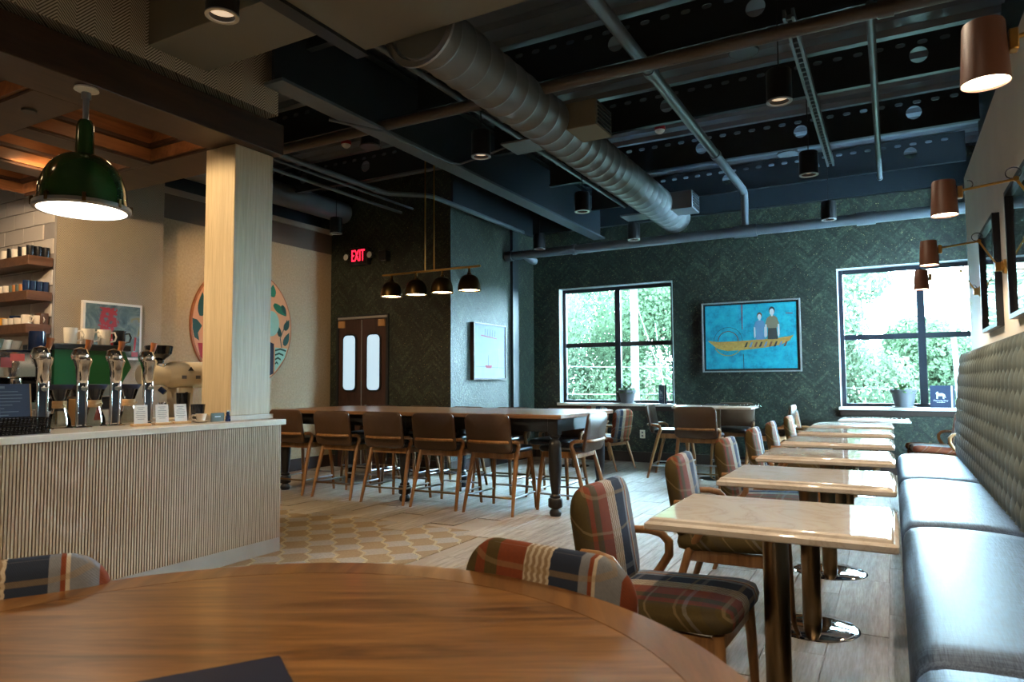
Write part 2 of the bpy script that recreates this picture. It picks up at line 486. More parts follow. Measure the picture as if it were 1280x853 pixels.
# ------------------------------------------------------------------ mesh builder
class MB:
    def __init__(s):
        s.bm = bmesh.new()
        s.M = Matrix()

    def _v(s, p):
        return s.bm.verts.new(s.M @ Vector(p))

    def face(s, vs):
        try:
            return s.bm.faces.new(vs)
        except ValueError:
            return None

    def box(s, x0, x1, y0, y1, z0, z1, bev=0.0, seg=1):
        v = [s._v((x, y, z)) for z in (z0, z1) for x, y in ((x0, y0), (x1, y0), (x1, y1), (x0, y1))]
        fs = [s.face([v[i] for i in f]) for f in ((3, 2, 1, 0), (4, 5, 6, 7), (0, 1, 5, 4), (1, 2, 6, 5), (2, 3, 7, 6), (3, 0, 4, 7))]
        if bev:
            es = list({e for f in fs for e in f.edges})
            bmesh.ops.bevel(s.bm, geom=es, offset=bev, segments=seg, profile=.5, affect='EDGES')
        return s

    def poly(s, pts, depth, axis='y'):
        """extrude a closed outline (2-D points) by depth; axis = direction of extrusion"""
        def mk(a, b, d):
            return {'y': (a, d, b), 'x': (d, a, b), 'z': (a, b, d)}[axis]
        d0, d1 = depth
        lo = [s._v(mk(a, b, d0)) for a, b in pts]
        hi = [s._v(mk(a, b, d1)) for a, b in pts]
        n = len(pts)
        s.face(lo[::-1]); s.face(hi)
        for i in range(n):
            s.face([lo[i], lo[(i+1) % n], hi[(i+1) % n], hi[i]])
        return s

    def lathe(s, prof, n=24, c=(0, 0, 0), axis='z', a0=0.0):
        c = Vector(c)
        def P(r, h, a):
            x, y = r*cos(a), r*sin(a)
            return c + Vector({'z': (x, y, h), 'y': (x, h, y), 'x': (h, x, y)}[axis])
        rings = []
        for r, h in prof:
            if r < 1e-6:
                rings.append([s._v(P(0, h, 0))])
            else:
                rings.append([s._v(P(r, h, a0+2*pi*i/n)) for i in range(n)])
        for A, B in zip(rings, rings[1:]):
            for i in range(n):
                j = (i+1) % n
                if len(A) == 1 and len(B) == 1:
                    continue
                if len(A) == 1:
                    s.face([A[0], B[j], B[i]])
                elif len(B) == 1:
                    s.face([A[i], A[j], B[0]])
                else:
                    s.face([A[i], A[j], B[j], B[i]])
        return s

    def tube(s, path, r, n=8, cap=True, rx=None):
        path = [Vector(p) for p in path]
        rs = r if isinstance(r, (list, tuple)) else [r]*len(path)
        prev = None
        rings = []
        for i, p in enumerate(path):
            a = path[max(0, i-1)]; b = path[min(len(path)-1, i+1)]
            d = (b-a).normalized()
            if prev is None:
                q = Vector((0, 0, 1)) if abs(d.z) < .9 else Vector((1, 0, 0))
                u = d.cross(q).normalized()
            else:
                u = (prev - d*prev.dot(d)).normalized()
            prev = u
            v = d.cross(u)
            k = 1 if rx is None else rx
            rings.append([s._v(p + u*cos(2*pi*j/n)*rs[i] + v*sin(2*pi*j/n)*rs[i]*k) for j in range(n)])
        for A, B in zip(rings, rings[1:]):
            for j in range(n):
                s.face([A[j], A[(j+1) % n], B[(j+1) % n], B[j]])
        if cap:
            s.face(rings[0][::-1]); s.face(rings[-1])
        return s

    def pad(s, w, h, r, prof, seg=5, bend=None, cap=True):
        """rounded rectangle pad in XY; prof = list of (inset, z) from the back round to the front"""
        def outline(d):
            ww, hh = w/2-d, h/2-d
            rr = max(.0005, min(r-d*.6, ww, hh)) if r > 0 else .0005
            pts = []
            for cxs, cys, a0 in ((1, 1, 0), (-1, 1, pi/2), (-1, -1, pi), (1, -1, 3*pi/2)):
                for k in range(seg+1):
                    a = a0+pi/2*k/seg
                    pts.append((cxs*(ww-rr)+rr*cos(a), cys*(hh-rr)+rr*sin(a)))
            return pts
        rings = []
        for d, z in prof:
            ring = []
            for x, y in outline(d):
                p = (x, y, z)
                if bend:
                    p = bend(*p)
                ring.append(s._v(p))
            rings.append(ring)
        n = len(rings[0])
        for A, B in zip(rings, rings[1:]):
            for j in range(n):
                s.face([A[j], A[(j+1) % n], B[(j+1) % n], B[j]])
        if cap:
            s.face(rings[0][::-1]); s.face(rings[-1])
        return s

    def grid(s, fn, nu, nv):
        g = [[s._v(fn(i, j)) for j in range(nv+1)] for i in range(nu+1)]
        for i in range(nu):
            for j in range(nv):
                s.face([g[i][j], g[i+1][j], g[i+1][j+1], g[i][j+1]])
        return s

    def mesh(s, name, mat, smooth=True, angle=38):
        bmesh.ops.recalc_face_normals(s.bm, faces=s.bm.faces[:])
        me = bpy.data.meshes.new(name)
        s.bm.to_mesh(me)
        s.bm.free()
        if mat is not None:
            me.materials.append(MT[mat] if isinstance(mat, str) else mat)
        if smooth:
            me.polygons.foreach_set('use_smooth', [True]*len(me.polygons))
            me.set_sharp_from_angle(angle=radians(angle))
        return me

    def build(s, name, mat, parent=None, smooth=True, angle=38):
        o = bpy.data.objects.new(name, s.mesh(name, mat, smooth, angle))
        COL.objects.link(o)
        if parent is not None:
            o.parent = parent
        return o


def tag(o, label=None, cat=None, group=None, kind=None):
    for k, v in (('label', label), ('category', cat), ('group', group), ('kind', kind)):
        if v:
            o[k] = v
    return o


def thing(name, label, cat, loc=(0, 0, 0), rz=0.0, group=None):
    o = bpy.data.objects.new(name, None)
    COL.objects.link(o)
    o.empty_display_size = .1
    o.location = loc
    o.rotation_euler = (0, 0, rz)
    return tag(o, label, cat, group)


def at(o, loc, rz=0.0):
    o.location = loc
    o.rotation_euler = (0, 0, rz)
    return o


def kids(o):
    return [c for c in list(COL.objects) if c.parent == o]


def clone(src, label, loc, rz=0.0, group=None, parent=None):
    r = src.copy()
    COL.objects.link(r)
    if parent is None:
        at(r, loc, rz)
        if label:
            r['label'] = label
        if group:
            r['group'] = group
    else:
        r.parent = parent
    for c in CH.get(src.name, []):
        clone(c, None, None, 0, None, r)
    return r


CH = {}
def reg(o):
    """remember children lists once, so that clones need no scan"""
    ch = kids(o)
    CH[o.name] = ch
    for c in ch:
        reg(c)
    return o


def struct(name, mb, mat, parent=None, smooth=False, label=None):
    o = mb.build(name, mat, parent, smooth)
    if parent is None:
        tag(o, label, None, None, 'structure')
    return o


def part_copy(o, parent, loc=None, rot=None):
    c = bpy.data.objects.new(o.name, o.data)
    COL.objects.link(c)
    c.parent = parent
    if loc is not None:
        c.location = loc
    if rot is not None:
        c.rotation_euler = rot
    return c


def text_obj(txt, size, mat, parent=None, depth=.001, name='lettering', align='CENTER'):
    cu = bpy.data.curves.new(name, 'FONT')
    cu.body = txt
    cu.size = size
    cu.extrude = depth
    cu.align_x = align
    cu.align_y = 'CENTER'
    tmp = bpy.data.objects.new('tmp', cu)
    COL.objects.link(tmp)
    dg = bpy.context.evaluated_depsgraph_get()
    me = bpy.data.meshes.new_from_object(tmp.evaluated_get(dg))
    bpy.data.objects.remove(tmp)
    me.materials.clear()
    me.materials.append(MT[mat])
    o = bpy.data.objects.new(name, me)
    COL.objects.link(o)
    if parent:
        o.parent = parent
    return o


def spot(name, loc, target, energy, color, size=1.2, blend=.6, radius=.04, parent=None):
    li = bpy.data.lights.new(name, 'SPOT')
    li.energy = energy; li.color = color; li.spot_size = size; li.spot_blend = blend; li.shadow_soft_size = radius
    o = bpy.data.objects.new(name, li)
    COL.objects.link(o)
    o.location = loc
    d = Vector(target)-Vector(loc)
    o.rotation_euler = d.to_track_quat('-Z', 'Y').to_euler()
    if parent:
        o.parent = parent
    return o


def point(name, loc, energy, color, radius=.04, parent=None):
    li = bpy.data.lights.new(name, 'POINT')
    li.energy = energy; li.color = color; li.shadow_soft_size = radius
    o = bpy.data.objects.new(name, li)
    COL.objects.link(o)
    o.location = loc
    if parent:
        o.parent = parent
    return o


WARM = (1, .6, .26)

# ------------------------------------------------------------------ room dimensions
YF = 10.1          # far wall
XT = -5.15         # side of the green block
YD = 7.65          # wall with the kitchen doors
XB = -7.3          # beige wall
XA = -7.1          # herringbone pier
XR = .72           # plastered wall behind the bench
ZD = 4.12          # underside of deck
YB = -3.2          # wall behind the camera
XO = 2.0           # outer right wall
XK = -8.6          # kitchen wall
WIN = [(-4.69, -2.82, .87, 2.72), (-.60, 1.28, .855, 2.705)]


def wall_holes(name, mat, x0, x1, z0, z1, y0, y1, holes):
    mb = MB()
    xs = sorted({x0, x1, *[h[0] for h in holes], *[h[1] for h in holes]})
    for a, b in zip(xs, xs[1:]):
        hs = [h for h in holes if h[0] <= a and h[1] >= b]
        if not hs:
            mb.box(a, b, y0, y1, z0, z1)
        else:
            mb.box(a, b, y0, y1, z0, hs[0][2]); mb.box(a, b, y0, y1, hs[0][3], z1)
    return struct(name, mb, mat)


floor = struct('floor', MB().box(XK, XO, YB, YF+.3, -.06, -.003), 'base', label='pale carpet floor of the cafe')
wall_far = wall_holes('wall_far', 'green', XK, XO, 0, 4.25, YF, YF+.24, WIN)
struct('wall_door', MB().box(XK, XT-.2, YD, YD+.2, 0, 4.25), 'green')
struct('wall_side', MB().box(XT-.2, XT, YD, YF, 0, 4.25), 'green')
struct('wall_beige', MB().box(XB-.2, XB, 4.8, YD, 0, 3.14), 'weave')
struct('trim_1', MB().box(XB-.2, XB+.002, 4.8, YD, 3.14, 3.43), 'taupe')
struct('trim_2', MB().box(XB-.2, XB+.03, 4.8, YD, 3.43, 3.5), 'dimwall')
struct('wall_pier', MB().box(XK, XA, 3.68, 4.8, 0, 4.2), 'weave2')
struct('wall_kitchen', MB().box(XK-.2, XK, YB, 3.68, 0, 4.25), 'tile')
struct('wall_left', MB().box(XK, XB-.2, 4.8, YD, 0, 4.25), 'joist')
struct('wall_back', MB().box(XK, XO, YB-.2, YB, 0, 4.25), 'dimwall')
struct('wall_right', MB().box(XR, XR+.16, YB, 8.32, 0, 3.28), 'plaster')
struct('wall_bulkhead', MB().box(XR+.14, XR+.2, YB, 8.30, 3.28, 4.25), 'joist')
W3 = (8.4, 9.3, .5, 3.3)
struct('wall_outer', MB().box(XO, XO+.2, YB, W3[0], 0, 4.25).box(XO, XO+.2, W3[1], YF+.24, 0, 4.25).box(XO, XO+.2, W3[0], W3[1], 0, W3[2]).box(XO, XO+.2, W3[0], W3[1], W3[3], 4.25), 'dimwall')
r3 = bpy.data.objects.new('window_3', None); COL.objects.link(r3); tag(r3, 'added unseen side window past the bench end', None, None, 'structure')  # unseen window added to bring in side daylight
for ya, yb, za, zb in ((W3[0], W3[1], W3[2], W3[2]+.06), (W3[0], W3[1], W3[3]-.06, W3[3]), (W3[0], W3[0]+.06, W3[2]+.06, W3[3]-.06), (W3[1]-.06, W3[1], W3[2]+.06, W3[3]-.06)):
    MB().box(XO+.08, XO+.14, ya, yb, za, zb).build('frame_bar', 'frame', r3)
MB().box(XO+.108, XO+.112, W3[0]+.06, W3[1]-.06, W3[2]+.06, W3[3]-.06).build('pane', 'glass', r3)
struct('baseboard_far', MB().box(XT, XO, YF-.02, YF, 0, .155), 'darkbase')
struct('baseboard_door', MB().box(XB, XT, YD-.02, YD, 0, .17), 'darkbase')
struct('baseboard_side', MB().box(XT, XT+.02, YD-.02, YF-.02, 0, .17), 'darkbase')
struct('baseboard_left', MB().box(XB, XB+.02, 4.8, YD-.02, 0, .17), 'darkbase')
struct('trim_dark_strip', MB().box(XT, XT+.05, 9.3, 9.48, .17, 3.64), 'joist')  # dark upright strip on the green side wall
struct('trim_ledger_far', MB().box(XT, XO, YF-.09, YF, 3.64, 3.96), 'steel')
struct('trim_ledger_side', MB().box(XT, XT+.04, YD, YF-.09, 3.6, 3.96), 'joist')
# roof deck: ribbed steel sheet, ribs along X
mb = MB()
prof = []
y = YB
while y < YF+.2:
    prof += [(y, ZD+.05), (y+.10, ZD+.05), (y+.125, ZD), (y+.265, ZD), (y+.29, ZD+.05)]
    y += .29
lo = [mb._v((XK-.2, a, b)) for a, b in prof]
hi = [mb._v((XO+.2, a, b)) for a, b in prof]
for i in range(len(prof)-1):
    mb.face([lo[i], lo[i+1], hi[i+1], hi[i]])
ceiling = struct('ceiling', mb, 'deck')
struct('ceiling_slab', MB().box(XK-.2, XO+.2, YB-.2, YF+.3, ZD+.06, ZD+.3), 'joist')

# carpet planks, children of the floor
pm = MB().box(-.1235, .1235, -.499, .499, -.003, .004, .0018).mesh('plank', 'plank')
nP = 0
MOS = (-7.3, -2.9, 4.55)       # patterned carpet: x0, x1, far edge
for i in range(33):
    x = XB+.125+i*.25
    if x > .75:
        break
    for j in range(12):
        yy = -.6+.5+j*1.0+(.37*i % 1.0)
        if yy < 1.2 or yy > YF-.3:
            continue
        if x < MOS[1] and yy-.5 < MOS[2]:
            continue
        if x < XT and yy+.5 > YD+.25:
            continue
        if x > .12 and yy < 8.6:
            continue
        o = bpy.data.objects.new('plank', pm)
        COL.objects.link(o)
        o.parent = floor
        o.location = (x, yy, random.uniform(-.0012, .0008))
        nP += 1
mosaic = MB().box(MOS[0], MOS[1], -.5, MOS[2]+.3, -.003, .0022).build('patterned_carpet', 'mosaic', floor)
mosaic['label'] = 'tan carpet woven with linked hexagons'

# ------------------------------------------------------------------ windows
for k, (x0, x1, z0, z1) in enumerate(WIN):
    nm = 'window_%d' % (k+1)
    r = bpy.data.objects.new(nm, None); COL.objects.link(r)
    tag(r, 'black framed four pane window', None, None, 'structure')
    mb = MB()
    t = .012
    mb.box(x0, x0+t, YF-.002, YF+.23, z0, z1); mb.box(x1-t, x1, YF-.002, YF+.23, z0, z1)
    mb.box(x0+t, x1-t, YF-.002, YF+.23, z1-t, z1)
    mb.build('reveal', 'reveal', r)
    MB().box(x0-.02, x1+.02, YF-.07, YF+.15, z0-.03, z0+.012, .004).build('sill', 'white', r)
    MB().box(x0-.01, x1+.01, YF-.03, YF-.002, z0-.1, z0-.03, .004).build('sill_apron', 'darkbase', r)
    f = .055
    ya, yb = YF+.12, YF+.18
    xm, zm = (x0+x1)/2+.02, z0+.93
    mb = MB()
    mb.box(x0+t, x0+t+f, ya, yb, z0+.012, z1-t, .004); mb.box(x1-t-f, x1-t, ya, yb, z0+.012, z1-t, .004)
    mb.box(x0+t+f, x1-t-f, ya, yb, z0+.012, z0+.012+f*.8, .004); mb.box(x0+t+f, x1-t-f, ya, yb, z1-t-f, z1-t, .004)
    mb.build('frame', 'frame', r)
    MB().box(xm-.045, xm+.045, ya-.005, yb+.005, z0+.012+f*.8, z1-t-f, .004).build('mullion', 'frame', r)
    for a, b in ((x0+t+f, xm-.045), (xm+.045, x1-t-f)):
        MB().box(a, b, ya+.002, yb-.002, zm-.035, zm+.035, .004).build('glazing_bar', 'frame', r)
        for c, d in ((z0+.05, zm-.035), (zm+.035, z1-t-f)):
            MB().box(a, b, ya+.028, ya+.032, c, d).build('pane', 'glass', r)

# ------------------------------------------------------------------ kitchen doors
dr = bpy.data.objects.new('door_1', None); COL.objects.link(dr)
tag(dr, 'pair of dark wood swing doors with tall rounded glass panes', None, None, 'structure')
MB().box(-7.16, -7.12, YD-.03, YD+.001, 0, 2.2).box(-6.23, -6.19, YD-.03, YD+.001, 0, 2.2).box(-7.12, -6.23, YD-.03, YD+.001, 2.15, 2.2).build('door_frame', 'joist', dr)
for x0, x1 in ((-7.115, -6.685), (-6.665, -6.235)):
    lf = MB().box(x0, x1, YD-.022, YD+.001, .01, 2.14, .003).build('door_leaf', 'door_wood', dr)
    cx, cz = (x0+x1)/2, 1.51
    mbx = MB(); mbx.M = Matrix.Translation((cx, YD-.024, cz)) @ Matrix.Rotation(pi/2, 4, 'X')
    mbx.pad(.27, .84, .085, [(0, -.004), (0, .012), (.02, .014)]).build('gasket', 'black_plastic', lf)
    mbx = MB(); mbx.M = Matrix.Translation((cx, YD-.038, cz)) @ Matrix.Rotation(pi/2, 4, 'X')
    mbx.pad(.222, .79, .065, [(0, -.001), (0, .003), (.004, .004)]).build('vision_glass', 'door_glass', lf)
MB().box(-6.683, -6.667, YD-.03, YD-.02, .02, 2.13).build('edge_strip', 'grey_metal', dr)
for x in (-7.05, -6.30):
    MB().box(x-.06, x+.06, YD-.05, YD-.022, 2.02, 2.12, .006).build('hinge_cover', 'kraft', dr)
MB().box(-7.12, -6.2, YD-.045, YD-.02, 2.14, 2.175, .004).build('header_bar', 'silverframe', dr)

# ------------------------------------------------------------------ ceiling: steel beam, joists, ducts, pipes
b = thing('steel_beam', 'dark painted steel I-beam running to the far wall above the communal table', 'beam')
MB().box(-4.03, -3.84, 3.5, YF-.09, 3.44, 3.465).build('bottom_flange', 'pipe', b)
MB().box(-3.95, -3.92, 3.5, YF-.09, 3.465, 4.05).build('web', 'steel', b)
MB().box(-4.03, -3.84, 3.5, YF-.09, 4.05, 4.075).build('top_flange', 'steel', b)


def joist_curve(x0, x1):
    cu = bpy.data.curves.new('joist_web', 'CURVE')
    cu.dimensions = '2D'
    cu.fill_mode = 'BOTH'
    cu.extrude = .004
    def spl(pts):
        s = cu.splines.new('POLY')
        s.points.add(len(pts)-1)
        for p, (a, b2) in zip(s.points, pts):
            p.co = (a, b2, 0, 1)
        s.use_cyclic_u = True
    spl([(x0, 3.77), (x1, 3.77), (x1, 4.1), (x0, 4.1)])
    x = x1-.55
    while x > x0+.2:
        spl([(x+.07*cos(2*pi*i/20), 3.925+.07*sin(2*pi*i/20)) for i in range(20)])
        x -= 1.065
    x = x1-.2
    while x > x0+.1:
        spl([(x+sx*.02+.018*cos(a), 4.03+.018*sin(a)) for sx, a in
             [(1, -pi/2), (1, -pi/6), (1, pi/6), (1, pi/2), (-1, pi/2), (-1, 5*pi/6), (-1, 7*pi/6), (-1, 3*pi/2)]])
        x -= .16
    tmp = bpy.data.objects.new('tmp', cu); COL.objects.link(tmp)
    me = bpy.data.meshes.new_from_object(tmp.evaluated_get(bpy.context.evaluated_depsgraph_get()))
    bpy.data.objects.remove(tmp)
    me.materials.clear(); me.materials.append(MT['joist'])
    return me


jr = joist_curve(-3.80, XR+.12)
jl = joist_curve(XB+.02, -4.06)
fr_ = MB().box(-3.80, XR+.12, -.03, .03, 3.745, 3.772).mesh('joist_flange', 'steel')
fl_ = MB().box(XB+.02, -4.06, -.03, .03, 3.745, 3.772).mesh('joist_flange', 'joist')
ORD = ['first', 'second', 'third', 'fourth', 'fifth', 'sixth', 'seventh', 'eighth']
for k, yj in enumerate((9.38, 7.95, 6.53, 5.1, 3.72, 2.3)):
    j = thing('ceiling_joist', 'dark punched steel joist over the marble tables, %s from the window wall' % ORD[k], 'joist', (0, yj, 0), 0, 'punched ceiling joists')
    for me, nm in ((jr, 'web'), (fr_, 'flange')):
        o = bpy.data.objects.new(nm, me); COL.objects.link(o); o.parent = j
        if nm == 'web':
            o.rotation_euler = (pi/2, 0, 0)
    if yj > 4 and yj < YD:
        j = thing('ceiling_joist', 'dark steel joist over the bar side, %s from the kitchen doors' % ORD[k-2], 'joist', (0, yj, 0), 0, 'punched ceiling joists')
        for me, nm in ((jl, 'web'), (fl_, 'flange')):
            o = bpy.data.objects.new(nm, me); COL.objects.link(o); o.parent = j
            if nm == 'web':
                o.rotation_euler = (pi/2, 0, 0)

# spiral duct with side outlets
d = thing('spiral_duct', 'large grey spiral air duct hung below the joists', 'duct', (-2.48, 0, 3.42))
pr = [(0, 3.34)]
y = 3.35
while y < 8.95:
    pr += [(.2, y), (.2, y+.15), (.205, y+.155), (.205, y+.167), (.2, y+.172)]
    y += .18
pr += [(.2, 8.98), (.185, 9.0), (0, 9.01)]
MB().lathe(pr, 40, axis='y').build('round_duct', 'duct', d, angle=50)
for yb in (5.15, 8.25):
    o = MB().box(.14, .44, yb, yb+.36, -.1, .12, .006).build('side_outlet', 'plenum' if yb < 6 else 'duct', d)
    mb = MB()
    for q in range(6):
        mb.box(.436, .448, yb+.03, yb+.33, -.08+q*.033, -.062+q*.033)
    mb.build('grille', 'joist', o)
    MB().box(-.52, -.12, yb+.1, yb+.42, -.08, -.06, .004).build('side_plate', 'duct', d)
# olive plenum box fixed to the herringbone bulkhead
p = thing('duct_plenum', 'olive grey boxed air plenum above the counter corner', 'plenum')
MB().box(-4.05, -3.0, 2.6, 3.03, 3.36, 3.735, .004).build('near_box', 'plenum', p)
MB().box(-2.9, -1.1, 1.6, 3.33, 3.36, 3.735, .004).build('main_box', 'plenum', p)
MB().box(-3.0, -2.9, 1.6, 3.36, 3.34, 3.73).build('joint_flange', 'joist', p)
MB().lathe([(.26, 0), (.26, .02), (.22, .02), (.22, .0)], 36, (-2.48, 3.33, 3.42), 'y').build('collar', 'grey_metal', p)


def pipe(name, label, path, r, mat, fit=()):
    o = thing(name, label, 'pipe')
    MB().tube(path, r, 12).build('pipe_run', mat, o)
    for q in fit:
        a, b2 = Vector(q[0]), Vector(q[1])
        MB().tube([a, b2], r*1.22, 12).build('coupling', mat, o)
    return o


pipe('ceiling_pipe', 'brown painted pipe crossing below the spiral duct', [(-5.4, 4.7, 3.5), (.8, 4.7, 3.5)], .047, 'brownpipe',
     [((-2.95, 4.7, 3.5), (-2.86, 4.7, 3.5)), ((.0, 4.7, 3.5), (.09, 4.7, 3.5))])
pipe('ceiling_pipe', 'grey blue pipe that turns down onto the wall pipe near the windows',
     [(-1.58, 3.45, 3.655), (-1.58, 9.0, 3.655), (-1.58, 9.08, 3.63), (-1.58, 9.1, 3.55), (-1.58, 9.1, 3.21)], .047, 'pipe',
     [((-1.58, 5.1, 3.655), (-1.58, 5.2, 3.655)), ((-1.58, 7.4, 3.655), (-1.58, 7.5, 3.655))])
wp = pipe('wall_pipe', 'thick blue grey pipe across the window wall above the painting', [(-5.1, 9.12, 3.14), (1.4, 9.12, 3.14)], .066, 'pipe',
          [((-4.0, 9.12, 3.14), (-3.95, 9.12, 3.14)), ((-1.72, 9.12, 3.14), (-1.44, 9.12, 3.14)), ((-.3, 9.12, 3.14), (-.1, 9.12, 3.14)), ((-5.11, 9.12, 3.14), (-5.0, 9.12, 3.14))])
MB().tube([(-4.78, 9.12, 3.12), (-4.72, 9.2, 3.06), (-4.72, 9.3, 3.06)], .055, 12).build('branch_stub', 'pipe', wp)
pipe('ceiling_conduit', 'thin grey conduit ending near the window above the sill plant table', [(-.04, 4.76, 3.58), (-.04, 9.0, 3.58)], .027, 'pipe', [((-.04, 8.98, 3.58), (-.04, 9.03, 3.58))])
pipe('ceiling_conduit', 'thin grey conduit beside the steel beam and spiral duct', [(-3.1, 3.5, 3.6), (-3.1, 8.8, 3.6)], .026, 'pipe', [((-3.1, 8.78, 3.6), (-3.1, 8.83, 3.6))])
pipe('ceiling_conduit', 'bent conduit over the communal table left of the beam',
     [(-5.27, 4.72, 3.5), (-5.27, 6.35, 3.5), (-5.24, 6.45, 3.5), (-4.9, 6.75, 3.5), (-4.86, 6.85, 3.5), (-4.86, 9.2, 3.5)], .03, 'pipe', [((-5.27, 6.2, 3.5), (-5.27, 6.3, 3.5))])
pipe('ceiling_conduit', 'thin conduit running along the beige wall ceiling', [(-5.95, 4.2, 3.6), (-5.95, 7.6, 3.6)], .02, 'pipe')
pipe('ceiling_conduit', 'thin upper conduit beside the one along the beige wall', [(-5.75, 4.2, 3.63), (-5.75, 7.6, 3.63)], .015, 'pipe')
MB_ = MB()
tr = thing('cable_tray', 'narrow perforated strut channel carrying cables above the marble tables', 'cable tray')
MB().box(-.555, -.535, 4.76, 8.4, 3.62, 3.68).build('rail', 'pipe', tr)
MB().box(-.5, -.48, 4.76, 8.4, 3.62, 3.68).build('rail', 'pipe', tr)
for q in (5.5, 7.2):
    MB().tube([(-.518, q, 3.66), (-.518, q, 4.14)], .004, 6).build('hanger', 'pipe', tr)
mb = MB()
for q in range(40):
    mb.box(-.535, -.5, 4.8+q*.09, 4.82+q*.09, 3.63, 3.66)
mb.build('rungs', 'pipe', tr)['kind'] = 'stuff'
tag(MB().tube([(-7.0, 4.9, 3.72), (-7.0, 7.6, 3.72)], .15, 20).build('round_duct', 'duct'), 'dark round duct above the beige wall', 'duct')
# wiring conduits clipped along the beam
tag(MB().tube([(-4.05, 4.2, 3.42), (-3.8, 4.6, 3.40), (-3.79, 5.6, 3.40), (-3.75, 5.75, 3.43), (-3.4, 5.8, 3.5), (-3.12, 5.8, 3.56)], .012, 6).build('beam_cable', 'pipe'),
    'thin cable conduit clipped below the steel beam', 'cable')

# downlight cylinders on cables
dl = thing('downlight', 'x', 'downlight', group='black cylinder downlights')
MB().lathe([(0, .215), (.075, .215), (.082, .205), (.082, 0), (.07, 0), (.066, .03)], 28).build('housing', 'blackmetal', dl)
MB().lathe([(.083, -.003), (.083, .004), (.064, .004), (.064, -.003), (.083, -.003)], 28).build('trim_ring', 'grey_metal', dl)
MB().lathe([(.066, .03), (0, .034)], 20).build('lamp', 'lamp_down', dl)
MB().tube([(0, 0, .21), (0, 0, 1.02)], .005, 6).build('cable', 'blackmetal', dl)
MB().lathe([(.05, 1.0), (.05, 1.02), (0, 1.02)], 20).build('canopy', 'blackmetal', dl)
reg(dl)
DL = [(-2.94, 2.28, 'beside the olive plenum'), (-2.94, 4.82, 'left of the spiral duct by the brown pipe'), (-2.94, 6.97, 'between the beam and the spiral duct'),
      (-2.94, 8.72, 'close to the end of the spiral duct'), (-4.31, 8.65, 'between the steel beam and the green side wall'),
      (-.6, 4.85, 'by the cable tray above the second marble table'), (-.6, 6.75, 'by the cable tray above the fifth marble table'),
      (-.58, 8.78, 'before the wall pipe by the bench window'), (-6.55, 6.95, 'above the exit sign'), (-.6, 2.85, 'above the first marble table'), (-.6, .85, 'above the round wooden table side of the bench'), (-2.94, .3, 'between the counter and the round wooden table'), (-1.7, -.9, 'behind the round wooden table'), (-.3, -1.6, 'unseen behind the bench start, added for front light'), (-2.94, -1.7, 'unseen behind the counter start, added for front light')]  # last six out of view; final pair added to light camera-facing fronts
for i, (x, y, d_) in enumerate(DL):
    lb = 'black cylinder downlight hanging ' + d_
    zz = 3.25 if i == 8 else 3.1
    if i == 0:
        at(dl, (x, y, zz)); dl['label'] = lb
    else:
        clone(dl, lb, (x, y, zz))
for i, (x, y, d_) in enumerate(DL):
    on = {0: 80, 1: 150, 2: 20, 5: 90, 6: 60, 9: 130, 10: 62, 11: 50, 12: 55, 13: 260, 14: 260}.get(i, 5)
    spot('downlight_beam', (x, y, 3.08), (x, y, 0), on, WARM if i in (0, 1) else (1, .8, .58) if i in (5, 6, 9, 10) else (1, .7, .4), 2.5 if i > 12 else 2.5 if i in (5, 6, 9, 10) else 1.25, .8, .05)

# ceiling speakers, smoke detectors
sp = thing('ceiling_speaker', 'round dark ceiling speaker above the third marble table', 'speaker', (-.97, 5.72, 3.9), 0, 'round ceiling speakers')
MB().lathe([(0, .0), (.12, 0), (.125, .006), (.115, .012), (.1, .22), (0, .22)], 32).build('can', 'blackmetal', sp)
MB().lathe([(0, -.003), (.112, -.003), (.112, 0)], 32).build('grille', 'pipe', sp)
reg(sp)
clone(sp, 'round dark ceiling speaker above the last marble tables', (-.99, 8.61, 3.9))
clone(sp, 'round ceiling speaker beside the smoke detector over the bar side', (-5.11, 5.96, 3.9))
sd = thing('smoke_detector', 'white smoke detector on a red base left of the steel beam', 'smoke detector', (-5.65, 6.15, 4.075), 0, 'smoke detectors')
MB().lathe([(.05, .0), (.062, .01), (.062, .045), (.03, .05)], 24).build('base', 'red', sd)
MB().lathe([(0, -.035), (.025, -.033), (.05, -.012), (.056, .004), (.056, .01)], 24).build('sensor', 'white', sd)
reg(sd)
clone(sd, 'white smoke detector on a red base right of the spiral duct', (-2.22, 7.56, 4.075))
MB_.bm.free()
for x, y in ((-.5, 5.0), (-.52, 7.35), (-.55, 8.2), (-.52, 4.5)):
    pass

# ------------------------------------------------------------------ bulkhead, coffered canopy, pillar above the counter
struct('wall_bulkhead_front', MB().box(-7.0, -4.06, YB, 3.665, 3.27, 4.1), 'chev')
cf = bpy.data.objects.new('trim_canopy', None); COL.objects.link(cf)
tag(cf, 'dark wood coffered canopy over the coffee counter', None, None, 'structure')
Z0 = 2.965
MB().box(-4.40, -4.03, YB, 3.70, Z0, 3.2, .004).build('front_beam', 'beam_wood', cf)
for (ya, yb) in ((3.33, 3.70), (2.12, 2.42), (.9, 1.2), (-.4, -.1)):
    MB().box(-7.0, -4.40, ya, yb, Z0, 3.2, .003).build('cross_beam', 'beam_wood', cf)
rails = ((-5.32, -5.1), (-6.25, -6.03))
for (xa, xb) in rails:
    for (ya, yb) in ((2.42, 3.33), (1.2, 2.12), (-.1, .9)):
        MB().box(xa, xb, ya, yb, Z0, 3.2, .003).build('coffer_beam', 'beam_wood', cf)
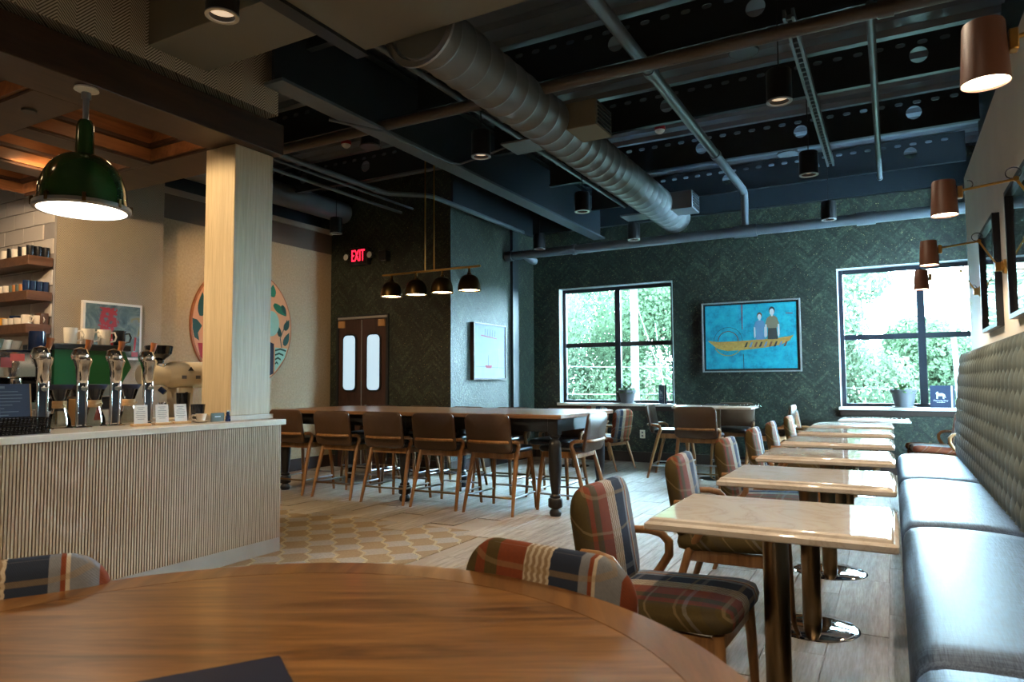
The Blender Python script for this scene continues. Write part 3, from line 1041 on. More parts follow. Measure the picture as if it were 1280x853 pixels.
for (xa, xb) in ((-5.1, -4.40), (-6.03, -5.32), (-7.0, -6.25)):
    for (ya, yb) in ((2.42, 3.33), (1.2, 2.12), (-.1, .9)):
        o = MB().box(xa, xb, ya, yb, 3.2, 3.25).build('coffer_panel', 'coffer_wood', cf)
        t = .025
        mb = MB()
        mb.box(xa, xb, yb-t, yb, 2.985, 3.2); mb.box(xa, xb, ya, ya+t, 2.985, 3.2)
        mb.box(xa, xa+t, ya+t, yb-t, 2.985, 3.2); mb.box(xb-t, xb, ya+t, yb-t, 2.985, 3.2)
        mb.build('liner', 'coffer_wood', o)
        mb = MB(); t2 = .075
        mb.box(xa+t, xb-t, yb-t2, yb-t, 3.075, 3.1); mb.box(xa+t, xb-t, ya+t, ya+t2, 3.075, 3.1)
        mb.box(xa+t, xa+t2, ya+t2, yb-t2, 3.075, 3.1); mb.box(xb-t2, xb-t, ya+t2, yb-t2, 3.075, 3.1)
        mb.build('ledge', 'beam_wood', o)
struct('pillar', MB().box(-4.44, -4.12, 3.33, 3.68, .99, Z0, .004), 'pale_wood', label='pale oak square pillar standing on the counter end')
o = struct('trim_plinth', MB().box(-4.46, -4.10, 3.31, 3.70, .956, .99, .003), 'quartz')
for (x, y) in ((-4.75, 2.27), (-4.75, 1.05), (-5.7, 2.27)):
    pk = tag(MB().lathe([(0, -.012), (.04, -.012), (.045, 0), (0, 0)], 20, (x, y, Z0)).build('recessed_puck', 'blackmetal'),
             'small black recessed puck light on the coffer beam', 'downlight', 'recessed puck lights')
for (x, y, e) in ((-4.6, 2.95, 1.4), (-5.75, 2.9, 1.5), (-6.6, 2.9, 1.5), (-4.6, 1.5, 1.3), (-5.75, 1.6, 1.3), (-6.6, 1.6, 1.2)):
    point('coffer_light', (x, y, 3.06), e, (1, .68, .36), .05)
spot('counter_spot', (-4.75, 1.85, 2.93), (-4.3, 3.6, 1.6), 210, (1, .72, .4), 1.25, .35, .03)
spot('wall_spot', (-5.7, 2.6, 2.93), (-7.2, 5.0, 1.3), 170, (1, .68, .37), 1.7, .4, .05)
spot('wall_spot', (-5.75, 5.0, 3.3), (-7.3, 6.4, 1.4), 110, (1, .68, .37), 1.7, .7, .05)
spot('bar_spot', (-5.4, 1.7, 2.93), (-4.9, 2.4, 1.0), 80, (1, .74, .45), 1.7, .6, .05)
spot('shelf_spot', (-6.4, 2.2, 2.93), (-7.5, 3.6, 2.0), 55, (1, .8, .6), 1.5, .6, .05)

# ------------------------------------------------------------------ counter
ct = thing('service_counter', 'long coffee counter clad in pale vertical oak slats with quartz top', 'counter', (0, 0, 0))
MB().box(-4.85, -3.965, YB+.3, 3.62, .095, .915).build('body', 'slat_back', ct)
mb = MB()
y = YB+.32
while y < 3.63:
    mb.box(-3.966, -3.945, y, y+.0115, .1, .915)
    y += .0168
x = -4.84
while x < -3.95:
    mb.box(x, x+.0115, 3.619, 3.64, .1, .915)
    x += .0168
sl = mb.build('slats', 'slat', ct, smooth=False)
sl['kind'] = 'stuff'
MB().box(-4.85, -3.948, YB+.3, 3.638, 0, .1).build('kick_board', 'base', ct)
MB().box(-4.9, -3.925, YB+.28, 3.665, .915, .955, .004).build('worktop', 'quartz', ct)
bc = thing('back_counter', 'white back counter along the tiled kitchen wall', 'counter', (0, 0, 0))
MB().box(-8.2, -7.15, .5, 3.3, 0, .9).build('body', 'white', bc)
MB().box(-8.25, -7.1, .45, 3.32, .9, .94, .004).build('worktop', 'quartz', bc)

# tiled return wall with floating shelves
rw = struct('wall_return', MB().box(XK, XA-.002, 3.66, 3.678, 0, 4.1), 'grout')
tm = MB().box(-.179, .179, -.014, 0, -.074, .074, .003).mesh('tile', 'tile')
for r_ in range(17):
    zt = 1.02+r_*.155
    off = .18 if r_ % 2 else 0
    for c_ in range(4):
        xc = XA-.18-.005-c_*.365+off
        if xc+.18 > XA:
            continue
        o = bpy.data.objects.new('tile', tm); COL.objects.link(o); o.parent = rw; o.location = (xc, 3.66, zt)
for i, zs in enumerate((2.40, 2.065, 1.75)):
    tag(MB().box(-8.4, XA+.02, 3.42, 3.645, zs-.045, zs+.045, .004).build('wall_shelf', 'shelf_wood'),
        'brown floating wall shelf, %s one of the tiled alcove' % ('topmost', 'middle', 'lowest')[i], 'shelf', 'floating shelves')


def cup_mesh(r=.042, h=.085, taper=.85):
    return MB().lathe([(0, 0), (r*taper, 0), (r*taper*1.05, .006), (r, h), (r*.92, h), (r*taper*.9, .012), (0, .01)], 20)


def make_mug(mat, r=.042, h=.085, taper=.9, handle=True):
    t = thing('mug', 'x', 'mug')
    cup_mesh(r, h, taper).build('bowl', mat, t)
    if handle:
        MB().tube([(r*.9, 0, h*.8), (r*1.45, 0, h*.82), (r*1.7, 0, h*.55), (r*1.5, 0, h*.28), (r*.88, 0, h*.2)], .006, 8).build('handle', mat, t)
    reg(t)
    return t


MUG = {}
def mug(kind, label, loc, rz=0.0, group=None, **kw):
    k = (kind, tuple(sorted(kw.items())))
    if k not in MUG:
        MUG[k] = make_mug(kind, **kw)
        m = MUG[k]
        at(m, loc, rz); m['label'] = label
        if group:
            m['group'] = group
        return m
    return clone(MUG[k], label, loc, rz, group)


zs = 2.445
for i in range(3):
    mug('cup_black', 'glossy black mug in the row at the right end of the topmost wall shelf', (XA-.05-.0*i, 3.47+i*.07, zs), pi, 'black mugs at the shelf end', r=.034, h=.1, handle=False)
for i, x in enumerate((-7.3, -7.5)):
    mug('cup_black', 'glossy black mug between white mugs on the topmost wall shelf', (x, 3.47, zs), pi, 'black mugs between white ones', r=.034, h=.1, handle=False)
for i, x in enumerate((-7.21, -7.4, -7.6)):
    mug('cup_white', 'white mug between black mugs on the topmost wall shelf', (x, 3.47, zs), pi, 'white mugs on the topmost shelf', r=.04, h=.085, handle=False)
zs = 2.11
for i in range(4):
    mug('cup_blue', 'dark blue mug at the right end of the middle wall shelf', (XA-.06+.0*i, 3.45+i*.057, zs), pi, 'dark blue mugs on the middle shelf', r=.03, h=.1, handle=False)
for i, (x, m) in enumerate(((-7.23, 'cup_orange'), (-7.29, 'cup_green'), (-7.35, 'cup_orange'), (-7.41, 'cup_green'), (-7.5, 'cup_white'), (-7.6, 'cup_white'))):
    mug(m, {'cup_orange': 'small tan cup', 'cup_green': 'small grey green cup', 'cup_white': 'small white cup'}[m]+' on the middle wall shelf', (x, 3.45, zs), pi,
        'small cups on the middle shelf', r=.028 if m != 'cup_white' else .04, h=.065, handle=False)
zs = 1.795
for i, y in enumerate((3.46, 3.56)):
    mug('cup_white', 'white handled mug at the right end of the lowest wall shelf', (XA-.06, y, zs), .4, 'white mugs on the lowest shelf', r=.042, h=.085)
for i in range(3):
    mug('cup_white', 'low white cup in a stack of saucers on the lowest wall shelf', (-7.28-i*.1, 3.46, zs), pi, 'low white cups on the lowest shelf', r=.05, h=.06, handle=False)
mug('cup_yellow', 'yellow cup on the lowest wall shelf', (-7.6, 3.46, zs), pi, None, r=.045, h=.075, handle=False)
mug('cup_blue', 'low bright blue bowl stacked on the lowest wall shelf', (-7.55, 3.55, zs), pi, None, r=.05, h=.1, handle=False)
tag(MB().box(-7.22, -7.1, 3.56, 3.63, zs+.001, zs+.11, .004).build('wooden_box', 'shelf_wood'), 'small brown wooden box behind mugs on the lowest wall shelf', 'box')

# ------------------------------------------------------------------ things on the counter
ZC = .956
# tap columns
tp = thing('coffee_tap', 'x', 'tap', group='chrome coffee taps')
MB().lathe([(0, 0), (.062, 0), (.062, .006), (.05, .012), (.03, .014), (0, .014)], 28).build('base_flange', 'chrome', tp)
for s_ in (-1, 1):
    MB().tube([(0, s_*.026, .01), (0, s_*.026, .3)], .0085, 10).build('column', 'chrome', tp)
MB().box(-.012, .004, -.018, .018, .02, .29).build('back_plate', 'black_plastic', tp)
MB().lathe([(.0, .0), (.02, .002), (.02, .012), (0, .014)], 16, (.02, 0, .24), 'x').build('gauge', 'chrome', tp)
hd = MB().lathe([(0, .27), (.022, .27), (.034, .29), (.038, .36), (.052, .41), (.045, .425), (0, .43)], 28, (.0, 0, 0)).build('head', 'chrome', tp)
MB().lathe([(0, .40), (.045, .41), (.052, .44), (.038, .475), (.0, .49)], 24, (.008, -.02, .0)).build('cap', 'chrome', tp)
mb = MB()
mb.tube([(0, .015, .455), (0, .03, .5), (0, .035, .535)], [.012, .017, .021], 10)
mb.build('handle', 'handle_wood', tp)
reg(tp)
for i, (x, y) in enumerate(((-4.3, 2.178), (-4.3, 2.40), (-4.3, 2.605), (-4.3, 2.823))):
    lb = ('chrome tap with wood handle behind the navy menu card', 'chrome tap between the two pour-over brewers', 'chrome tap in front of the green machine side',
          'chrome tap beside the cream grinder')[i]
    if i == 0:
        at(tp, (x, y, ZC)); tp['label'] = lb
    else:
        clone(tp, lb, (x, y, ZC))
# pour-over brewers
br = thing('pour_over_brewer', 'x', 'coffee brewer', group='pour-over brewers')
MB().lathe([(0, 0), (.06, 0), (.066, .01), (.062, .05), (.032, .13), (.03, .15), (.062, .245), (.06, .245), (.028, .15), (.06, .05), (.06, .012), (0, .008)], 28).build('flask', 'clear', br)
MB().lathe([(.0, .16), (.008, .155), (.075, .262), (.073, .264), (.0, .17)], 24).build('filter', 'filter', br)
c = MB().lathe([(.036, .118), (.04, .122), (.04, .138), (.036, .14), (.04, .142), (.04, .16), (.036, .164), (.03, .16), (.03, .12), (.036, .118)], 24).build('collar', 'beech', br)
MB().tube([(.036, 0, .14), (.05, 0, .142)], .006, 8).build('toggle', 'beech', c)
reg(br)
at(br, (-4.445, 2.35, ZC)); br['label'] = 'glass pour-over brewer with wood collar beside the navy menu card'
clone(br, 'glass pour-over brewer between the second and third taps', (-4.445, 2.56, ZC), .5)
clone(br, 'glass pour-over brewer behind the white price cards', (-4.445, 2.785, ZC), 1)
# menu card, black wire baskets
mcard = thing('menu_card', 'navy menu card standing on the counter behind the black basket', 'menu', (-4.235, 1.89, ZC+.03), 0)
mm = MB(); mm.M = Matrix.Rotation(radians(-8), 4, 'Y')
mm.box(-.004, .004, -.2, .2, 0, .24, .001).build('card', 'navy', mcard)
mm = MB(); mm.M = Matrix.Rotation(radians(-8), 4, 'Y')
mm.box(.0045, .0052, .03-.025, .03+.045, .215, .228)
for q, wd in enumerate((.1, .12, .12, .11, .07, .03, .1, .05, .1, .08)):
    zq = .195-q*.0185
    mm.box(.0045, .0052, .04-wd, .04+wd, zq, zq+.004)
    mm.box(.0045, .0052, .03, .05, zq+.008, zq+.012)
mm.build('print', 'greyink', mcard)
mm = MB(); mm.M = Matrix.Rotation(radians(-8), 4, 'Y')
mm.box(-.006, .006, .2, .206, 0, .24).build('edge', 'kraft', mcard)
bk = thing('wire_basket', 'x', 'basket', group='stacked black baskets')
mb = MB()
for q in range(5):
    zq = .002+q*.009
    mb.tube([(-.1, -.19, zq), (.1, -.19, zq), (.1, .19, zq), (-.1, .19, zq), (-.1, -.19, zq)], .0032, 6)
for q in range(20):
    yq = -.18+q*.019
    mb.tube([(.1, yq, 0), (.103, yq+.01, .04)], .003, 5); mb.tube([(-.1, yq, 0), (-.103, yq+.01, .04)], .003, 5)
for q in range(10):
    xq = -.09+q*.02
    mb.tube([(xq, .19, 0), (xq, .193, .04)], .003, 5)
mb.build('weave', 'gloss_black', bk)
MB().box(-.1, .1, -.19, .19, 0, .003).build('bottom', 'gloss_black', bk)
reg(bk)
at(bk, (-4.1, 1.88, ZC+.002)); bk['label'] = 'black woven tray at the bottom of the stack on the counter'
clone(bk, 'black woven tray stacked on top of another on the counter', (-4.1, 1.885, ZC+.047))
# price cards in beech blocks
for i, (x, y, lean) in enumerate(((-4.13, 2.67, .1), (-4.13, 2.815, .12), (-4.13, 2.95, .22))):
    pc = thing('price_card', 'white price card in a beech block, %s' % ('next to the tap', 'between two other cards', 'leaning back beside the cup')[i], 'card', (x, y, ZC), radians(-12), 'price cards on the counter')
    MB().box(-.025, .025, -.055, .055, 0, .016, .002).build('block', 'beech', pc)
    m2 = MB(); m2.M = Matrix.Translation((0, 0, .014)) @ Matrix.Rotation(-lean, 4, 'Y')
    m2.box(-.001, .001, -.04, .04, 0, .118); cd = m2.build('card', 'paper', pc)
    m2 = MB(); m2.M = Matrix.Translation((0, 0, .014)) @ Matrix.Rotation(-lean, 4, 'Y')
    for q, wd in enumerate((.022, .014, .026, .03, .026, .03, .02)):
        m2.box(.0012, .0016, -wd, wd, .1-q*.012, .1025-q*.012)
    m2.build('print', 'greyink', cd)
# cup and saucer, dark tumblers, small sign, figurine
cs = tag(MB().lathe([(0, 0), (.03, 0), (.06, .012), (.062, .014), (.03, .006), (0, .005)], 24, (-4.13, 3.1, ZC)).build('saucer', 'cup_white'), 'white saucer under a small cup at the counter end', 'saucer')
mug('cup_white', 'small white coffee cup on a saucer at the counter end', (-4.13, 3.1, ZC+.007), -pi/2-.4, None, r=.038, h=.052, taper=.62)
mug('cup_black', 'dark paper cup standing behind the small white coffee cup', (-4.26, 3.17, ZC), 0, None, r=.048, h=.12, taper=.72, handle=False)
mug('cup_black', 'tall dark paper cup on the cream grinder foot', (-4.38, 3.14, ZC), 0, None, r=.048, h=.2, taper=.7, handle=False)
sg = thing('counter_sign', 'small dark sign card leaning on the pillar', 'sign', (-4.13, 3.23, ZC))
MB().box(-.004, .004, -.055, .055, 0, .06, .002).build('card', 'cup_green', sg)
MB().box(.0042, .005, -.025, .022, .03, .037).build('print', 'ink', sg)
fg = thing('figurine', 'tiny blue animal figurine beside the pillar on the counter', 'figurine', (-4.06, 3.26, ZC))
MB().lathe([(0, 0.012), (.014, .016), (.018, .03), (.012, .044), (0, .046)], 14).build('body', 'cup_blue', fg)
MB().lathe([(0, .04), (.012, .045), (.014, .056), (.008, .068), (0, .07)], 14).build('head', 'cup_blue', fg)
for sx in (-1, 1):
    MB().lathe([(0, .064), (.004, .066), (0, .08)], 8, (0, sx*.008, 0)).build('ear', 'cup_blue', fg)
    for sy in (-1, 1):
        MB().lathe([(.006, 0), (.006, .02), (0, .022)], 8, (sy*.008, sx*.009, 0)).build('leg', 'cup_blue', fg)
# cream grinder
gr = thing('coffee_grinder', 'cream coffee grinder with black hopper beside the pillar', 'grinder', (-4.66, 3.27, ZC), radians(3))
MB().lathe([(0, -.17), (.075, -.17), (.085, -.15), (.098, -.1), (.1, .1), (.1, .19), (0, .19)], 36, (0, .08, .33), 'y').build('motor_housing', 'cream', gr)
MB().lathe([(0, -.19), (.075, -.19), (.075, .05), (0, .05)], 32, (0, -.08, .33), 'y').build('neck', 'cream', gr)
MB().lathe([(0, .0), (.08, .0), (.08, .02), (0, .03)], 28, (0, .27, .33), 'y').build('end_cap', 'grey_metal', gr)
hp = MB().lathe([(0, .0), (.035, 0), (.035, .03), (.05, .045), (.085, .075), (.095, .13), (.09, .135), (.08, .08), (.03, .05), (0, .05)], 32, (0, -.14, .405)).build('hopper', 'gloss_black', gr)
MB().lathe([(.05, -.025), (.05, .004), (0, .006)], 24, (0, -.14, .405)).build('hopper_ring', 'chrome', gr)
MB().box(-.07, .06, -.02, .12, 0, .24, .01).build('stand', 'cream', gr)
MB().box(-.09, .12, -.16, .2, 0, .02, .006).build('foot', 'cream', gr)
MB().poly([(.03, .36), (.08, .36), (.055, .39)], (.099, .1025), 'x').build('emblem', 'black_plastic', gr)
for yq in (-.02, .1):
    MB().box(.0985, .1005, yq, yq+.04, .3, .325).build('print', 'greyink', gr)
for zz in (.1, .145, .19):
    MB().lathe([(.014, 0), (.014, .008), (0, .008)], 14, (.06, .05, zz), 'x').build('button', 'black_plastic', gr)
MB().tube([(.02, -.14, .23), (.05, -.12, .2)], .02, 10).build('spout', 'cup_blue', gr)
MB().lathe([(.035, 0), (.04, .08), (.036, .08), (0, .01)], 20, (.05, -.13, .05)).build('dosing_cup', 'chrome', gr)
# espresso machines: green backed one and a chrome one
em = thing('espresso_machine', 'green backed espresso machine with mugs on its black tray', 'espresso machine', (-4.72, 2.68, ZC))
MB().box(-.3, .0, -.24, .24, .17, .49, .015).build('body', 'chrome', em)
MB().poly([(-.24, .26), (.2, .26), (.27, .38), (.22, .49), (-.24, .49)], (.001, .03), 'x').build('back_panel', 'machine_green', em)
MB().box(-.32, .06, -.26, .25, .49, .53, .006).build('cup_tray', 'black_plastic', em)
MB().box(-.28, -.02, -.22, .22, .09, .17, .01).build('drip_tray', 'black_plastic', em)
for q in range(3):
    MB().lathe([(0, .0), (.026, 0), (.03, .02), (.03, .055), (0, .06)], 18, (-.03, -.15+q*.14, .2)).build('knob', 'chrome', em)
for q in range(4):
    MB().tube([(-.25+.2*(q % 2), -.19+.38*(q//2), 0), (-.25+.2*(q % 2), -.19+.38*(q//2), .1)], .02, 10).build('foot', 'chrome', em)
cmx = thing('espresso_machine', 'chrome espresso machine with red stickers behind the menu card', 'espresso machine', (-4.72, 2.0, ZC))
MB().box(-.3, .0, -.5, .41, .3, .48, .015).build('body', 'chrome', cmx)
MB().box(-.28, -.06, -.48, .39, .16, .3, .01).build('splash_panel', 'gloss_black', cmx)
MB().box(-.3, .05, -.5, .41, .1, .16, .01).build('drip_tray', 'chrome', cmx)
for q, (yq, zq, wq, hq, mq) in enumerate(((-.1, .4, .05, .05, 'redstick'), (-.03, .38, .035, .07, 'red'), (.03, .37, .09, .085, 'redstick'), (.15, .37, .06, .06, 'pink'), (.2, .41, .08, .045, 'redstick'), (-.2, .37, .07, .08, 'white'), (.03, .365, .06, .03, 'white'))):
    MB().box(.0+.0002*q, .0015+.0003*q, yq, yq+wq, zq, zq+hq).build('sticker', mq, cmx)
for q in range(3):
    yq = -.3+q*.27
    g = MB().lathe([(0, .0), (.035, 0), (.04, .03), (.04, .06), (0, .065)], 20, (-.02, yq, .24)).build('group_head', 'chrome', cmx)
    MB().tube([(.01, yq, .25), (.08, yq-.03, .24), (.15, yq-.06, .225)], .013, 8).build('portafilter', 'black_plastic', g)
for q in range(4):
    MB().tube([(-.25+.25*(q % 2), -.44+.8*(q//2), 0), (-.25+.25*(q % 2), -.44+.8*(q//2), .1)], .02, 10).build('foot', 'chrome', cmx)
zt = ZC+.531
for i, (x, y, m, lb) in enumerate(((-4.72, 2.55, 'cup_white', 'white mug at the end of the row on the green espresso machine'),
                                   (-4.72, 2.66, 'cup_white', 'white mug in the middle of the row on the green espresso machine'),
                                   (-4.72, 2.77, 'cup_white', 'white mug beside the black one on the green espresso machine'),
                                   (-4.72, 2.875, 'cup_black', 'black handled mug on the green espresso machine'))):
    mug(m, lb, (x, y, zt), pi/2-.5, 'mugs on the espresso machine', r=.043, h=.105, taper=.8)
zt = ZC+.481
mug('cup_blue', 'blue glazed jar beside the green espresso machine', (-4.74, 2.36, zt), 0, None, r=.048, h=.12, taper=1.0, handle=False)
for i, (x, y, m, lb) in enumerate(((-4.8, 2.2, 'cup_white', 'white cup nearest the blue jar on the chrome espresso machine'), (-4.9, 2.3, 'cup_white', 'white cup behind the blue jar on the chrome espresso machine'),
                               (-4.74, 1.8, 'cup_white', 'white cup at the open end of the chrome espresso machine'), (-4.74, 1.91, 'cup_white', 'white cup beside the grey green cups on the chrome machine'),
                               (-4.74, 2.02, 'cup_green', 'grey green cup next to white cups on the chrome machine'), (-4.74, 2.125, 'cup_green', 'grey green cup under a small orange on the chrome machine'))):
    mug(m, lb, (x, y, zt), pi/2, 'cups on the chrome espresso machine', r=.047, h=.06, taper=.7, handle=False)
tag(MB().lathe([(0, 0), (.016, .002), (.024, .02), (.02, .04), (.006, .048), (0, .046)], 18, (-4.74, 2.125, zt+.012)).build('orange_fruit', 'cup_yellow'), 'small orange resting in a cup on the chrome machine', 'fruit')
kb = thing('cardboard_box', 'kraft cardboard box behind the coffee taps', 'box', (-4.645, 2.62, ZC))
MB().box(-.04, .04, -.09, .08, 0, .17, .003).build('carton', 'kraft', kb)
MB().box(.0405, .0415, -.07, -.02, .1, .135).build('label_patch', 'pink', kb)
MB().box(.0405, .0412, -.03, .06, .145, .15).build('print', 'black_plastic', kb)
wb = thing('coffee_bag', 'white and red coffee bag behind the middle brewer', 'bag', (-4.565, 2.6, ZC))
MB().box(-.02, .02, -.07, .07, 0, .16, .012, 2).build('pouch', 'paper', wb)
MB().poly([(.015, .03), (.058, .03), (.058, .14), (.035, .12)], (.0205, .0215), 'x').build('print', 'redstick', wb)

# ------------------------------------------------------------------ dome pendant over the counter
pd = thing('dome_pendant', 'large dark green enamel dome pendant over the counter', 'pendant lamp', (-4.1, 2.26, 0))
MB().lathe([(0, 2.962), (.062, 2.962), (.066, 2.95), (.03, 2.935), (0, 2.935)], 28).build('ceiling_canopy', 'white', pd)
MB().tube([(0, 0, 2.94), (0, 0, 2.72)], .016, 12).build('stem', 'grey_metal', pd)
MB().lathe([(.022, 2.90), (.026, 2.90), (.026, 2.94), (.022, 2.94)], 16).build('stem_nut', 'grey_metal', pd)
MB().lathe([(0, 2.77), (.03, 2.77), (.04, 2.755), (.045, 2.73), (.05, 2.55), (.0, 2.55)], 28).build('neck', 'enamel', pd)
dome = [(.045, 2.565)]
for k in range(1, 15):
    a = pi/2*k/14
    dome.append((.045+.183*sin(a), 2.30+.262*cos(a)))
dome += [(.238, 2.255), (.241, 2.24), (.234, 2.24), (.222, 2.30)]
for k in range(13, 0, -1):
    a = pi/2*k/14
    dome.append((.04+.178*sin(a), 2.295+.255*cos(a)))
MB().lathe(dome, 48).build('dome', 'enamel', pd)
rm = MB().lathe([(.24, 2.262), (.25, 2.258), (.252, 2.238), (.244, 2.228), (.228, 2.228), (.228, 2.238)], 48).build('rim', 'grey_metal', pd)
for k in range(8):
    a = 2*pi*k/8+.3
    m2 = MB(); m2.M = Matrix.Rotation(a, 4, 'Z')
    m2.box(.238, .257, -.01, .01, 2.235, 2.285, .003).build('clip', 'darkbrass', rm)
MB().lathe([(.23, 2.236), (.18, 2.231), (0, 2.226)], 48).build('lens', 'lamp_pend', pd)

# ------------------------------------------------------------------ linear chandelier
ch = thing('linear_pendant', 'bronze bar pendant with four dome shades over the communal table', 'pendant lamp', (-4.42, 6.15, 2.19))
MB().box(-.66, .66, -.011, .011, .245, .267, .003).build('bar', 'brass', ch)
for x in (-.06, .06):
    MB().tube([(x, 0, .26), (x, 0, 1.91)], .008, 8).build('rod', 'brass', ch)
MB().box(-.12, .12, -.04, .04, 1.90, 1.94, .004).build('ceiling_plate', 'brass', ch)
for i, x in enumerate((-.53, -.18, .17, .52)):
    shp = [(.012, .245), (.014, .2), (.022, .195), (.026, .175), (.04, .168)]
    shp += [(.04+.083*sin(pi/2*k/8), .01+.158*cos(pi/2*k/8)) for k in range(1, 9)] + [(.125, 0), (.12, 0)]
    shp += [(.036+.08*sin(pi/2*k/8), .01+.15*cos(pi/2*k/8)) for k in range(8, 0, -1)]
    sh = MB().lathe(shp, 32, (x, 0, 0)).build('shade', 'darkbrass', ch)
    MB().lathe([(.115, .012), (.0, .03)], 24, (x, 0, 0)).build('lamp', 'lamp_warm', sh)
    spot('pendant_beam', (x-4.42, 6.15, 2.185), (x-4.42, 6.15, 0), 4, WARM, 2.0, .6, .05)

# ------------------------------------------------------------------ exit sign
ex = thing('exit_sign', 'black exit sign with glowing red letters and two lamp heads', 'exit sign', (-6.7, YD-.07, 3.05))
MB().box(-.17, .17, -.02, .07, -.13, .13, .008).build('housing', 'black_plastic', ex)
o = text_obj('EXIT', .21, 'exit_red', ex, .003, 'letters')
o.rotation_euler = (pi/2, 0, 0); o.location = (0, -.024, 0); o.scale = (.58, 1.15, 1)
for s_ in (-1, 1):
    h = MB().lathe([(.03, .05), (.045, .0), (.052, -.03), (.045, -.035)], 20, (s_*.22, 0, .0), 'y').build('lamp_head', 'black_plastic', ex)
    MB().lathe([(.045, -.032), (0, -.038)], 20, (s_*.22, 0, 0), 'y').build('lens', 'white', h)
el = thing('wall_lamp', 'small black box wall lamp beside the exit sign', 'wall lamp', (-6.25, YD-.04, 3.02))
MB().box(-.07, .07, -.06, .04, -.07, .07, .006).build('housing', 'black_plastic', el)
MB().lathe([(0, -.005), (.04, -.005), (.04, 0)], 16, (0, -.02, -.07)).build('lens', 'grey_metal', el)

# ------------------------------------------------------------------ pictures
def frame_box(t, w, h, d, b, mat, fmat_name='frame'):
    """rectangular picture frame in local XZ, front towards -Y"""
    mb = MB()
    mb.box(-w/2, w/2, -d, 0, h/2-b, h/2); mb.box(-w/2, w/2, -d, 0, -h/2, -h/2+b)
    mb.box(-w/2, -w/2+b, -d, 0, -h/2+b, h/2-b); mb.box(w/2-b, w/2, -d, 0, -h/2+b, h/2-b)
    return mb.build(fmat_name, mat, t)


pa = thing('canoe_painting', 'turquoise painting of a couple standing in an ochre canoe', 'painting', (-1.722, YF-.002, 1.84))
frame_box(pa, 1.33, 1.0, .05, .018, 'silverframe')
MB().box(-.645, .645, -.02, -.0, -.482, .482).build('backing', 'black_plastic', pa)
cv = MB().box(-.615, .615, -.035, -.02, -.455, .455).build('canvas', 'teal_paint', pa)


def flat(pts, mat, parent, y=-.036, name='painted_shape', dx=0, dz=0, th=.002):
    pts = [(a+dx, b+dz) for a, b in pts]
    return MB().poly(pts, (y-th, y)).build(name, mat, parent)


def ell(cx, cz, rx, rz, n=20, a0=0, a1=2*pi):
    return [(cx+rx*cos(a0+(a1-a0)*i/n), cz+rz*sin(a0+(a1-a0)*i/n)) for i in range(n)]


def arcband(cx, cz, r0, r1, a0, a1, n=16):
    return [(cx+r1*cos(a0+(a1-a0)*i/n), cz+r1*sin(a0+(a1-a0)*i/n)) for i in range(n+1)] + [(cx+r0*cos(a1-(a1-a0)*i/n), cz+r0*sin(a1-(a1-a0)*i/n)) for i in range(n+1)]


boat = [(-.585, -.045), (-.45, -.065), (-.2, -.065), (.1, -.05), (.38, -.035), (.5, -.02), (.575, .0), (.52, -.075), (.4, -.13), (.2, -.165), (-.1, -.19), (-.32, -.2), (-.46, -.16)]
flat(boat, 'boat', cv, -.0365, 'canoe')
for q in range(9):
    xq = -.08+q*.065
    flat([(xq, -.155), (xq+.03, -.15), (xq+.055, -.08), (xq+.03, -.085)], ('darkcloth', 'bluecloth', 'hair')[q % 3], cv, -.0385, 'canoe_patch')
flat(arcband(-.3, -.06, .195, .2, 0, pi), 'darkcloth', cv, -.036, 'ring')
flat(arcband(-.3, -.06, .135, .145, 0, pi), 'hair', cv, -.036, 'ring')
flat(arcband(-.3, -.06, .2, .212, pi*1.15, pi*1.85), 'boat', cv, -.036, 'ring')
flat([(-.105, .1), (-.097, .1), (-.097, .455), (-.105, .455)], 'red', cv, -.036, 'stroke')
flat([(-.097, -.455), (-.089, -.455), (-.089, -.25), (-.097, -.25)], 'darkcloth', cv, -.036, 'stroke')
for (cx, sc_, hair, top, low) in ((.135, .92, 'hair', 'bluecloth', 'bluecloth'), (.3, 1.1, 'darkcloth', 'khaki', 'darkcloth')):
    b0 = -.05
    fg_ = flat([(cx-.06*sc_, b0), (cx+.065*sc_, b0), (cx+.05*sc_, b0+.14*sc_), (cx-.05*sc_, b0+.14*sc_)], low, cv, -.0385, 'figure_lower')
    flat([(cx-.05*sc_, b0+.14*sc_), (cx+.05*sc_, b0+.14*sc_), (cx+.085*sc_, b0+.19*sc_), (cx+.06*sc_, b0+.27*sc_), (cx+.02*sc_, b0+.3*sc_), (cx-.02*sc_, b0+.3*sc_), (cx-.06*sc_, b0+.27*sc_), (cx-.085*sc_, b0+.19*sc_)], top, cv, -.0387, 'figure_upper')
    flat(ell(cx, b0+.352*sc_, .036*sc_, .05*sc_), hair, cv, -.0385, 'figure_hair', 0, .012)
    flat(ell(cx, b0+.345*sc_, .027*sc_, .042*sc_), 'skin', cv, -.0392, 'figure_face')
    flat([(cx-.012, b0+.29*sc_), (cx+.012, b0+.29*sc_), (cx+.012, b0+.32*sc_), (cx-.012, b0+.32*sc_)], 'skin', cv, -.0389, 'figure_neck')
    for s_ in (-1, 1):
        flat([(cx+s_*.065*sc_, b0+.19*sc_), (cx+s_*.085*sc_, b0+.19*sc_), (cx+s_*.085*sc_, b0+.06*sc_), (cx+s_*.075*sc_, b0+.02*sc_), (cx+s_*.062*sc_, b0+.05*sc_)], 'skin', cv, -.0389, 'figure_arm')
flat([(.48, .3), (.57, .295), (.57, .305), (.48, .31)], 'red', cv, -.036, 'stroke')

